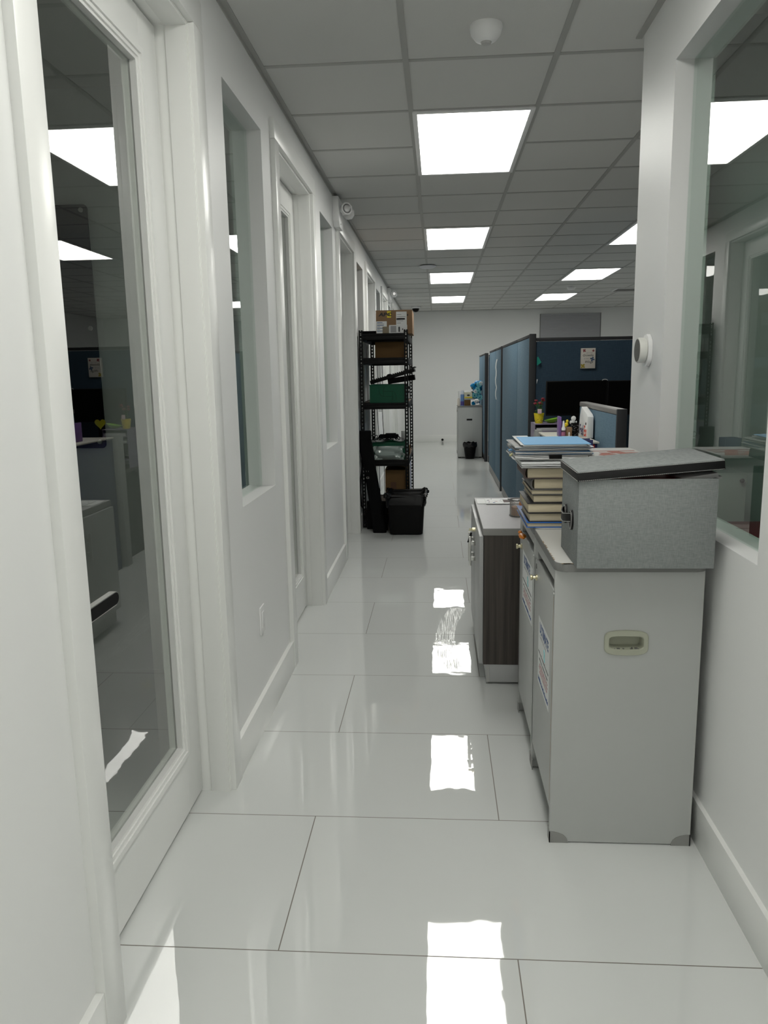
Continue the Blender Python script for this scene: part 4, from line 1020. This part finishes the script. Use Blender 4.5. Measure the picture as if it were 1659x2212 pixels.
# desk, monitors and the clutter in front of the shade-darkened panel
t = thing('desk', 'dark cubicle desk below the monitors', 'desk', (1.6, 5.7, 0)); o = t.location
b = MB(o); b.box(.715, 2.4, 5.70, 6.44, .71, .738, .003); obj('worktop', b, DGREY, t)
for xx in (.80, 2.34):
    b = MB(o); b.box(xx, xx + .03, 5.74, 6.42, 0, .71); obj('side_panel', b, CHAR, t)
def monitor(label, x0, x1, y, z0, z1):
    t = thing('monitor', label, 'monitor', ((x0 + x1) / 2, y, .7385), group='black monitors on the desk'); o = t.location
    b = MB(o); b.box(x0, x1, y, y + .03, z0, z1, .003); obj('housing', b, BLACK, t)
    b = MB(o); b.box(x0 + .008, x1 - .008, y - .0012, y + .001, z0 + .016, z1 - .008); obj('screen', b, SCREEN, t)
    b = MB(o); xm = (x0 + x1) / 2; b.box(xm - .03, xm + .03, y + .031, y + .05, .75, (z0 + z1) / 2, .003); b.box(xm - .11, xm + .11, y - .03, y + .15, .7385, .752, .003); obj('stand', b, BLACK, t)
monitor('left black monitor in front of the shade-darkened panel', .843, 1.311, 6.14, 1.085, 1.355)
monitor('right black monitor partly hidden by the wall edge', 1.315, 1.79, 6.15, 1.085, 1.351)
b = MB(); b.tube([(1.29 + .02 * math.cos(a / 8 * math.pi), 6.13, 1.352 + .010 * math.sin(a / 8 * math.pi)) for a in range(9)], .003, 6); tag(obj('clip', b, PAPERG), 'tiny pale clip on the joint of the two monitors', 'clip')
# white topped navy unit
t = thing('counter_unit', 'navy unit with thin white top in front of the cubicle desk', 'cabinet', (.85, 4.75, 0)); o = t.location
b = MB(o); b.box(.725, .968, 4.755, 5.55, 0, .991, .002); obj('body', b, NAVYP, t)
b = MB(o); b.box(.715, .975, 4.73, 5.56, .9912, 1.003, .003); obj('top', b, pm('cream_edge', (.62, .60, .53), .5), t)
b = MB(); b.ball((.944, 4.751, .972), .010, 2, (1, .4, 1.5)); b.tube([(.944, 4.75, .962), (.945, 4.75, .942)], .003, 6); tag(obj('red_ribbon', b, RED), 'little red ribbon on the navy front below the white counter top', 'ribbon')
# shipping box leaning on the low panel
t = thing('parcel_box', 'white courier box standing against the low blue panel', 'box', (.97, 5.2, 1.0035)); o = t.location
b = MB(o); b.prism([(4.995, 1.0035), (5.275, 1.0035), (5.275, 1.10), (5.255, 1.145), (5.245, 1.15), (5.215, 1.195), (5.03, 1.155), (4.995, 1.14)], 'x', .950, .988, .002); obj('carton', b, PAPER, t)
mm = lambda y, z: frame_mtx(Vector((.9495, y, z)) - Vector(o), (0, -1, 0), (0, 0, 1))
text_obj('print', 'Fed', .095, INKP, t, mm(5.262, 1.012), .0002, .002, sx=.98); text_obj('print', 'Ex', .095, INKO, t, mm(5.108, 1.012), .0002, .002, sx=.98)
b = MB(o); b.box(.9493, .9501, 5.03, 5.06, 1.085, 1.10); obj('small_print', b, INKK, t)
# right-hand clutter on the counter
ZC = 1.0035
b = MB(); b.box(.793, .806, 5.12, 5.22, ZC, 1.135, .002); b.box(.806, .832, 5.21, 5.22, ZC, 1.10, .002); tag(obj('organiser', b, PURPLE), 'tall purple organiser strip left of the glue bottle', 'organiser')
t = thing('glue_bottle', 'bottle with long white nozzle and magenta label on the counter', 'bottle', (.817, 5.10, ZC)); o = t.location
b = MB(o); b.lathe([(0, ZC), (.013, ZC), (.0135, ZC + .04), (.011, ZC + .045)], (.817, 5.10, 0), 'z', 20); obj('bottle', b, pm('dark_plum', (.05, .02, .04), .3), t)
b = MB(o); b.lathe([(.0138, ZC + .010), (.0138, ZC + .034)], (.817, 5.10, 0), 'z', 20); obj('label', b, pm('magenta_label', (.35, .12, .22), .6), t)
b = MB(o); b.lathe([(.013, ZC + .045), (.014, ZC + .058), (.010, ZC + .064), (.0085, ZC + .068), (.005, ZC + .105), (0, ZC + .107)], (.817, 5.10, 0), 'z', 20); obj('nozzle', b, WHITE, t)
b = MB(); b.box(.798, .866, 4.98, 5.05, ZC, ZC + .011, .002); tag(obj('white_box', b, WHITE), 'flat white box lying in front of the glue bottle', 'box')
b = MB(); b.box(.836, .872, 5.10, 5.17, ZC, 1.066, .001); tag(obj('brown_box', b, CARD), 'small upright brown box between the glue bottle and the black pen cup', 'box')
b = MB(); b.box(.848, .858, 5.09, 5.097, ZC, ZC + .02, .001); b.lathe([(0, ZC + .02), (.006, ZC + .022), (.005, ZC + .03), (0, ZC + .033)], (.853, 5.0935, 0), 'z', 12); tag(obj('trinket', b, WHITE), 'tiny white trinket in front of the small brown box', 'trinket')
b = MB(); b.ball((.842, 5.14, 1.083), .013, 2, (1, 1, 1.1)); b.ball((.846, 5.14, 1.103), .010, 2, (.9, .9, 1.3)); b.ball((.834, 5.135, 1.072), .009, 2); tag(obj('yellow_figurine', b, YELLOW), 'tiny yellow figurine on top of the small brown box', 'figurine')
t = thing('pen_cup', 'black cup with grey flecks holding a white cut-out, left of the courier box', 'cup', (.895, 5.12, ZC)); o = t.location
b = MB(o); b.lathe([(0, ZC), (.022, ZC), (.025, 1.094), (.0235, 1.094), (.021, ZC + .003), (0, ZC + .003)], (.897, 5.13, 0), 'z', 24); obj('cup', b, BLACK, t)
b = MB(o)
for k in range(70):
    a = random.uniform(math.pi * .95, math.pi * 2.05); zz = ZC + .004 + random.random() * .08; r = .022 + .003 * (zz - ZC) / .09; c_ = (.897 + r * math.cos(a), 5.13 + r * math.sin(a), zz)
    b.ball(c_, .0012, 1, (1, .6, 2.0))
obj('fleck', b, INKG, t)
b = MB(); b.ball((.885, 5.13, 1.123), .0165, 2, (1, .3, 1)); b.ball((.882, 5.13, 1.102), .013, 2, (1.1, .3, 1)); b.ball((.866, 5.13, 1.098), .007, 2, (.8, .3, 1.6)); b.ball((.903, 5.13, 1.10), .006, 2, (.9, .3, 1.2)); tag(obj('paper_figure', b, PAPER), 'white rounded cut-out figure sticking out of the black cup', 'figurine')
# left-hand clutter on a lilac tray tower
t = thing('letter_tray', 'lilac grey letter tray tower between the dark end post and the counter clutter', 'tray', (.82, 5.85, .7385)); o = t.location
b = MB(o)
for zz in (.80, .93, .985, 1.038): b.box(.722, .92, 5.82, 6.09, zz, zz + .005, .001)
for xx in (.722, .917): b.box(xx, xx + .003, 5.83, 6.09, .7385, 1.038)
b.box(.725, .917, 6.086, 6.09, .7385, 1.038); obj('tray_shell', b, LILAC, t)
b = MB(); b.box(.735, .91, 5.83, 6.05, .9905, 1.012, .002); b.box(.73, .912, 5.815, 6.04, .9352, .955, .002); tag(obj('tray_papers', b, SHEETS), 'papers lying inside the lilac tray tower', 'paper')
b = MB(); b.box(.70, .748, 5.60, 5.69, 0, 1.012, .002); tag(obj('storage_tower', b, pm('pale_grey_carton', (.30, .31, .30), .7)), 'pale grey upright box at the foot of the dark end post', 'box')
b = MB(); b.tube([(.845 + .045 * math.cos(a / 10 * math.pi), 5.81, .82 + .02 * math.sin(a / 10 * math.pi)) for a in range(20)], .003, 6, True); tag(obj('white_ring', b, PAPERG), 'pale coil lying inside the lowest opening of the lilac tray tower', 'coil')
PCX = .762
t = thing('flower_pot', 'small yellow patterned pot with red flowers on the lilac tray', 'flower pot', (PCX, 5.92, 1.0432)); o = t.location; pc = (PCX, 5.92)
b = MB(o); b.lathe([(0, 1.0432), (.028, 1.0432), (.039, 1.119), (.036, 1.119), (.026, 1.05), (0, 1.05)], (pc[0], pc[1], 0), 'z', 24); obj('pot', b, YELLOW, t)
b = MB(o)
for k in range(40):
    a = random.uniform(math.pi, 2 * math.pi); zz = 1.05 + random.random() ** 1.4 * .06; r = .0285 + .011 * (zz - 1.0432) / .076
    b.ball((pc[0] + r * math.cos(a), pc[1] + r * math.sin(a), zz), .0019, 1, (.8, .5, 1.6))
obj('spot', b, pm('dark_olive_spot', (.10, .08, .01), .6), t)
for k in range(9):
    a = k * 2.4; hgt = random.uniform(.08, .145); ex, ey = pc[0] + .030 * math.cos(a), pc[1] + .025 * math.sin(a)
    b = MB(o); b.tube([(pc[0], pc[1], 1.10), ((pc[0] + ex) / 2, (pc[1] + ey) / 2, 1.10 + hgt * .6), (ex, ey, 1.10 + hgt)], .0012, 5)
    for q in range(3): b.ball(((pc[0] + ex) / 2 + random.uniform(-.014, .014), (pc[1] + ey) / 2 + random.uniform(-.01, .01), 1.12 + random.random() * hgt * .7), .009, 1, (1.2, .5, .6))
    obj('stem', b, LEAFK, t)
    if k < 6:
        b = MB(o); b.ball((ex, ey, 1.10 + hgt), .0125, 2, (1.1, 1, .7), .18); obj('blossom', b, pm('rose_red', (.22, .008, .02), .6), t)
b = MB(); b.box(.745, .775, 5.868, 5.87, 1.118, 1.152, .0005); b.box(.757, .772, 5.8672, 5.8682, 1.124, 1.14); tag(obj('gift_tag', b, pm('pink_card', (.62, .45, .48), .7)), 'pinkish gift tag stuck in the yellow flower pot', 'tag')
b = MB(); b.grid(lambda u, v: (.862 + (.012 + .050 * v) * math.cos(2 * math.pi * u) * 1.0, 5.92 + (.012 + .04 * v) * math.sin(2 * math.pi * u), 1.0445 + .030 * v ** 1.5 + .012 * v * math.cos(2 * math.pi * u)), 24, 6, True); b.grid(lambda u, v: (.862 + .0125 * v * math.cos(2 * math.pi * u), 5.92 + .0125 * v * math.sin(2 * math.pi * u), 1.0446), 24, 1, True)
tag(obj('green_bowl', b, LIME), 'lime green curved bowl on the lilac tray beside the yellow pot', 'bowl')

# ------------------------------------------------------------------ far end: filing cabinet, flowers, bin
t = thing('filing_cabinet', 'far grey cabinet with dark slot pull standing in front of the farthest blue panel', 'cabinet', (.53, 13.1, 0)); o = t.location
b = MB(o); b.box(.335, .738, 13.10, 13.60, .015, .862, .002); b.use(GREYLAM)
obj('carcass', b, GREYLAM, t)
b = MB(o); b.box(.322, .334, 13.105, 13.595, .06, .84, .002); obj('door', b, GREYLAM, t)
b = MB(o); b.box(.326, .742, 13.085, 13.61, .862, .878, .002); obj('worktop', b, EDGE, t)
b = MB(o); b.box(.478, .572, 13.0965, 13.101, .634, .662, .002); obj('slot_pull', b, BLACK, t)
for zz in (.80, .10):
    b = MB(o); b.box(.316, .323, 13.11, 13.13, zz - .02, zz + .02); obj('hinge', b, DGREY, t)
for xx in (.36, .71):
    b = MB(o); b.box(xx - .02, xx + .02, 13.12, 13.16, 0, .0148); obj('foot', b, BLACK, t)
ZT = .8785
t = thing('spray_bottle', 'white pump bottle at the left edge of the far grey cabinet', 'bottle', (.345, 13.2, ZT)); o = t.location
b = MB(o); b.lathe([(0, ZT), (.024, ZT), (.024, ZT + .10), (.012, ZT + .13)], (.347, 13.2, 0), 'z', 20); obj('bottle', b, pm('cream_plastic', (.72, .66, .58), .4), t)
b = MB(o); b.lathe([(.014, ZT + .13), (.014, ZT + .16), (.011, ZT + .165), (.012, ZT + .23), (.015, ZT + .245), (0, ZT + .252)], (.347, 13.2, 0), 'z', 20); obj('pump', b, WHITE, t)
t = thing('aerosol_can', 'blue aerosol can with clear cap on the far grey cabinet', 'can', (.408, 13.2, ZT)); o = t.location
b = MB(o); b.lathe([(0, ZT), (.032, ZT), (.032, ZT + .19)], (.408, 13.2, 0), 'z', 20); obj('can', b, pm('can_blue', (.15, .28, .55), .35), t)
b = MB(o); b.lathe([(.0325, ZT + .01), (.0325, ZT + .075)], (.408, 13.2, 0), 'z', 20); obj('label', b, pm('can_violet', (.09, .07, .30), .35), t)
b = MB(o); b.lathe([(.031, ZT + .19), (.029, ZT + .235), (.018, ZT + .258), (0, ZT + .26)], (.408, 13.2, 0), 'z', 20); obj('cap', b, pm('pale_cap', (.62, .65, .72), .3), t)
b = MB(); b.box(.445, .548, 13.17, 13.30, ZT, ZT + .10, .002); tag(obj('brown_box', b, CARDD), 'brown box on the far grey cabinet under the tissue box', 'box')
b = MB(); b.box(.44, .62, 13.16, 13.36, ZT + .1005, ZT + .115, .001); b.box(.445, .60, 13.17, 13.33, ZT + .1155, ZT + .125, .001); tag(obj('paper_sheaf', b, PAPERG), 'papers lying between the brown box and the tissue box', 'paper')
t = thing('tissue_box', 'cream and yellow tissue box stacked on the far grey cabinet', 'box', (.51, 13.2, ZT + .126)); o = t.location
b = MB(o); b.box(.443, .575, 13.17, 13.32, ZT + .126, ZT + .225, .004); obj('carton', b, pm('cream_carton', (.60, .58, .45), .7), t)
b = MB(o); b.box(.442, .576, 13.1685, 13.17, ZT + .127, ZT + .148); obj('yellow_band', b, YELLOW, t)
b = MB(o); b.prism([(.51 + .024 * math.copysign(abs(math.cos(a / 10 * math.pi)) ** .5, math.cos(a / 10 * math.pi)), ZT + .175 + .013 * math.sin(a / 10 * math.pi)) for a in range(20)], 'y', 13.1675, 13.1705); obj('logo_patch', b, INKK, t)
b = MB(); b.tube([(.49 + .055 * math.cos(a / 12 * math.pi), 13.25, ZT + .226 + .02 * abs(math.sin(a / 12 * math.pi))) for a in range(13)], .010, 6); b.box(.44, .54, 13.2, 13.3, ZT + .226, ZT + .236, .004); tag(obj('white_cloth', b, WHITE), 'white folded cloth on top of the tissue box', 'cloth')
t = thing('flower_bouquet', 'blue artificial bouquet with ribbon rosettes on the far grey cabinet', 'flowers', (.64, 13.22, ZT)); o = t.location
b = MB(o)
for k in range(26): b.ball((.66 + random.uniform(-.07, .06), 13.27 + random.uniform(-.04, .05), ZT + .17 + random.uniform(-.06, .23)), random.uniform(.035, .052), 2, (1, 1, .8), .2)
for k in range(8): b.ball((.66 + random.uniform(-.07, .06), 13.20 + random.uniform(-.02, .05), ZT + .035 + random.uniform(-.01, .03)), random.uniform(.02, .032), 2, (1.2, 1, .7), .25)
obj('foil_wrap', b, SKYB, t)
for (u, v, r) in ((.665, .27, .035), (.68, .225, .035), (.705, .135, .042), (.635, .065, .022), (.668, .065, .018), (.69, .35, .04), (.615, .17, .04), (.63, .24, .03), (.72, .37, .03)):
    b = MB(o)
    for q in (1.0, .68, .4):
        b.tube([(u + r * q * math.cos(2 * math.pi * k / 18) * (1 + .1 * math.sin(5 * k)), 13.18 + .008 * math.sin(3 * k) - (1 - q) * .01, ZT + v + r * q * math.sin(2 * math.pi * k / 18) * (1 + .1 * math.cos(4 * k))) for k in range(18)], .0055, 5, True)
    obj('rosette', b, AQUA if r > .03 else WHITE, t)
for k, (u, v, a_) in enumerate(((.555, .30, 1.9), (.565, .27, 2.4), (.575, .22, 2.9), (.57, .18, 3.3), (.60, .33, 1.4))):
    b = MB(o); p = Vector((u + .03, 13.22, ZT + v)); d = Vector((math.cos(a_), 0, math.sin(a_)))
    n_ = Vector((-d.z, 0, d.x)); pts = [p, p + d * .025 + n_ * .014, p + d * .06, p + d * .025 - n_ * .014]
    b.prism([(q.x, q.z) for q in pts], 'y', 13.215, 13.219); obj('leaf', b, LEAFG, t)
t = thing('waste_basket', 'small black wire waste basket in front of the far grey cabinet', 'waste basket', (.53, 12.98, 0)); o = t.location
b = MB(o); b.lathe([(0, 0), (.075, 0), (.112, .255), (.108, .255), (.072, .006), (0, .006)], (.53, 12.98, 0), 'z', 24); obj('basket', b, BLACK, t)
b = MB(o); b.grid(lambda u, v: (.53 + (.110 + .010 * math.sin(math.pi * v) + .004 * math.sin(25 * u * 6.28 / 4)) * math.cos(2 * math.pi * u), 12.98 + (.110 + .010 * math.sin(math.pi * v)) * math.sin(2 * math.pi * u), .20 + .075 * v + .008 * math.sin(8 * 2 * math.pi * u)), 48, 5, True); obj('liner', b, BLACKB, t)
b = MB(); b.lathe([(0, YB - .06), (.022, YB - .055), (.026, YB - .04), (.022, YB - .025), (.008, YB - .022), (.008, YB - .015)], (.085, 0, .045), 'y', 20); tag(obj('door_stop', b, BLACK), 'small black round stop low on the back wall', 'door stop')

# ------------------------------------------------------------------ ceiling and wall devices
t = thing('motion_sensor', 'white bowl-shaped sensor on the ceiling tile nearest the viewer', 'sensor', (.183, 3.12, CEIL)); o = t.location
b = MB(o); b.lathe([(.060, CEIL), (.061, CEIL - .010), (.056, CEIL - .030), (.040, CEIL - .050), (.020, CEIL - .057)], (.183, 3.12, 0), 'z', 36); obj('housing', b, WHITE, t)
b = MB(o); b.lathe([(.021, CEIL - .056), (.017, CEIL - .064), (0, CEIL - .068)], (.183, 3.12, 0), 'z', 24); obj('lens', b, pm('sensor_lens', (.45, .45, .44), .4), t)
b = MB(); b.lathe([(.06, CEIL), (.10, CEIL - .010), (.102, CEIL - .016), (.07, CEIL - .034), (0, CEIL - .040)], (-.12, 9.455, 0), 'z', 36); tag(obj('access_point', b, pm('white_disc', (.70, .70, .74), .4)), 'flat white disc on the ceiling left of the third corridor light', 'access point')
b = MB(); b.lathe([(.06, CEIL), (.065, CEIL - .02), (.05, CEIL - .045), (0, CEIL - .05)], (2.023, 12.22, 0), 'z', 28); tag(obj('smoke_detector', b, WHITE), 'small white smoke detector between the two right-hand ceiling lights', 'smoke detector')
t = thing('air_vent', 'ceiling air vent at far right beside the wall edge', 'vent', (3.0, 12.85, CEIL)); o = t.location
b = MB(o); b.ring(2.78, 3.22, 12.62, 13.06, .04, CEIL - .010, CEIL, 'z', .001); obj('frame', b, WHITE, t)
b = MB(o)
for k in range(8): b.box(2.82, 3.18, 12.67 + .047 * k, 12.69 + .047 * k, CEIL - .012, CEIL - .004)
obj('louvre', b, GREYT, t)
t = thing('dome_camera', 'black dome camera on the far ceiling behind the labelled carton', 'camera', (-.42, 15.06, CEIL)); o = t.location
b = MB(o); b.lathe([(.09, CEIL), (.09, CEIL - .03), (.07, CEIL - .04)], (-.42, 15.06, 0), 'z', 24); obj('base', b, WHITE, t)
b = MB(o); b.lathe([(.068, CEIL - .04), (.06, CEIL - .075), (.035, CEIL - .10), (0, CEIL - .108)], (-.42, 15.06, 0), 'z', 24); obj('dome', b, BLACK, t)
def emergency(label, y):
    t = thing('emergency_light', label, 'emergency light', (LW, y, 2.56), group='twin-head emergency lights on the left wall'); o = t.location
    b = MB(o); b.prism([(y - .13, 2.665), (y + .13, 2.665), (y + .13, 2.50), (y + .08, 2.462), (y - .08, 2.462), (y - .13, 2.50)], 'x', LW, LW + .045, .006); obj('housing', b, WHITE, t)
    for s_ in (-1, 1):
        hm = Matrix.Translation((LW + .085, y + s_ * .075, 2.575)) @ Matrix.Rotation(math.radians(38 * s_ + 0), 4, 'Z') @ Matrix.Rotation(math.radians(18), 4, 'Y')
        b = MB(o); b.prism([(.044 * math.cos(math.pi / 8 + math.pi / 4 * k), .044 * math.sin(math.pi / 8 + math.pi / 4 * k)) for k in range(8)], 'y', -.028 if s_ < 0 else .0, .0 if s_ < 0 else .028, .003, mat=Matrix.Translation((LW + .085, y + s_ * .07, 2.585)) @ Matrix.Rotation(math.radians(-32 * s_), 4, 'Z'))
        b.tube([(LW + .04, y + s_ * .06, 2.58), (LW + .085, y + s_ * .062, 2.585)], .014, 8)
        hd = obj('lamp_head', b, WHITE, t)
        b = MB(o); lx = Matrix.Translation((LW + .085, y + s_ * .07, 2.585)) @ Matrix.Rotation(math.radians(-32 * s_), 4, 'Z')
        b.lathe([(.032, s_ * .0282), (.030, s_ * .031), (.012, s_ * .024), (0, s_ * .024)], (0, 0, 0), 'y', 20, mat=lx); obj('reflector', b, pm('lamp_reflector', (.30, .30, .30), .25, 0.6), hd)
    b = MB(o); b.ball((LW + .046, y - .04, 2.49), .005, 2); obj('indicator', b, pm('indicator_white', (.8, .8, .8), .3), t)
emergency('nearer emergency light high on the left wall by the ceiling', 5.76)
emergency('farther emergency light high on the left wall', 11.66)
t = thing('wall_outlet', 'white wall outlet low on the left wall below the first window', 'outlet', (LW, 3.005, .438)); o = t.location
b = MB(o); b.box(LW, LW + .006, 2.968, 3.044, .380, .496, .002); obj('cover_plate', b, WHITE, t)
b = MB(o); b.box(LW + .0055, LW + .0085, 2.989, 3.023, .404, .472, .001); obj('socket_face', b, WHITE, t)
t = thing('wall_device', 'round white wall device with dark grey face on the right wall', 'wall device', (RW, 2.995, 1.50)); o = t.location; yc, zc = 2.998, 1.5005
b = MB(o)
def oval(hy, hz, n=40): return [(yc + hy * math.copysign(abs(math.cos(2 * math.pi * k / n)) ** .75, math.cos(2 * math.pi * k / n)), zc + hz * math.copysign(abs(math.sin(2 * math.pi * k / n)) ** .85, math.sin(2 * math.pi * k / n))) for k in range(n)]
b.prism(oval(.050, .060), 'x', RW - .015, RW - .001, .004); obj('mounting_plate', b, WHITE, t)
mt_ = Matrix.Translation((RW - .030, yc, zc + .001)) @ Matrix.Rotation(math.radians(0), 4, 'Z')
b = MB(o); b.lathe([(.040, .016), (.046, .012), (.047, -.010), (.045, -.014), (0, -.014)], (0, 0, 0), 'x', 40, mat=mt_); kb = obj('round_body', b, pm('warm_white_plastic', (.70, .70, .66), .4), t)
b = MB(o); b.lathe([(0, -.0152), (.0415, -.0150), (.0415, -.0138), (0, -.0138)], (0, 0, 0), 'x', 40, mat=mt_); obj('dark_face', b, pm('dark_taupe_mesh', (.085, .085, .078), .5, bump=(300, .4)), kb)

# ------------------------------------------------------------------ seen through the glass
t = thing('wall_board', 'black rounded board on the dark office wall behind the nearest door glass', 'board', (-2.0, 3.528, 1.13)); o = t.location
b = MB(o); p = [(x, z) for x, z in rrect(-2.06, 1.655, .50, .545, .02, 4)]; b.prism(p, 'y', 3.505, 3.512, .001); obj('panel', b, BOARDM, t)
for (x, z) in ((-1.588, 2.175), (-1.588, 1.14), (-1.588, 1.66), (-2.53, 2.175), (-2.53, 1.14)):
    b = MB(o); b.lathe([(0, 3.497), (.010, 3.498), (.010, 3.529)], (x, 0, z), 'y', 16); obj('standoff', b, STEEL, t)
b = MB(); b.prism([(-1.58 + .028 * 16 / 17 * math.sin(q / 16 * math.pi) ** 3, 1.225 + .028 / 17 * (13 * math.cos(q / 16 * math.pi) - 5 * math.cos(q / 8 * math.pi) - 2 * math.cos(3 * q / 16 * math.pi) - math.cos(q / 4 * math.pi))) for q in range(32)], 'y', 3.5035, 3.5048); tag(obj('heart_sticker', b, YELLOW), 'yellow heart sticker low on the black board', 'sticker')
b = MB(); b.box(.955, 1.132, 2.88, 3.12, 0, 1.05, .004); t = thing('plastic_drawer_unit', 'pale grey cabinet with a dark knob behind the right window', 'cabinet', (1.04, 2.88, 0)); b.off = t.location
for v in b.bm.verts: v.co -= t.location
obj('carcass', b, pm('dim_white_plastic', (.62, .62, .60), .4), t)
b = MB(t.location); b.ball((1.112, 2.872, 1.022), .009, 2); obj('knob', b, BLACK, t)
b = MB(); b.box(.96, 1.24, 2.86, 3.12, 1.0515, 1.115, .008); tag(obj('clear_container', b, PCLEAR), 'clear plastic container on the cabinet behind the right window', 'container')
b = MB(); b.box(.93, 1.75, 1.5, 2.86, .80, .83, .003)
t = thing('side_desk', 'desk in the dark room behind the right window', 'desk', (1.3, 2.2, 0)); b.off = Vector()
for v in b.bm.verts: v.co -= t.location
obj('worktop', b, GREYT, t)
for (x, y) in ((.96, 1.54), (1.70, 1.54), (.96, 2.80), (1.70, 2.80)):
    b = MB(t.location); b.box(x - .02, x + .02, y - .02, y + .02, 0, .80); obj('leg', b, CHAR, t)
b = MB(); b.box(.955, 1.16, 2.32, 2.80, .8305, .885, .004); tag(obj('red_binder', b, DRED), 'dark red binder lying behind the right window sill', 'binder')
b = MB(); b.ball((1.29, 2.26, .945), .115, 3, (1, 1, .99)); tag(obj('cushion', b, OLIVE), 'olive green round cushion behind the right window', 'cushion')
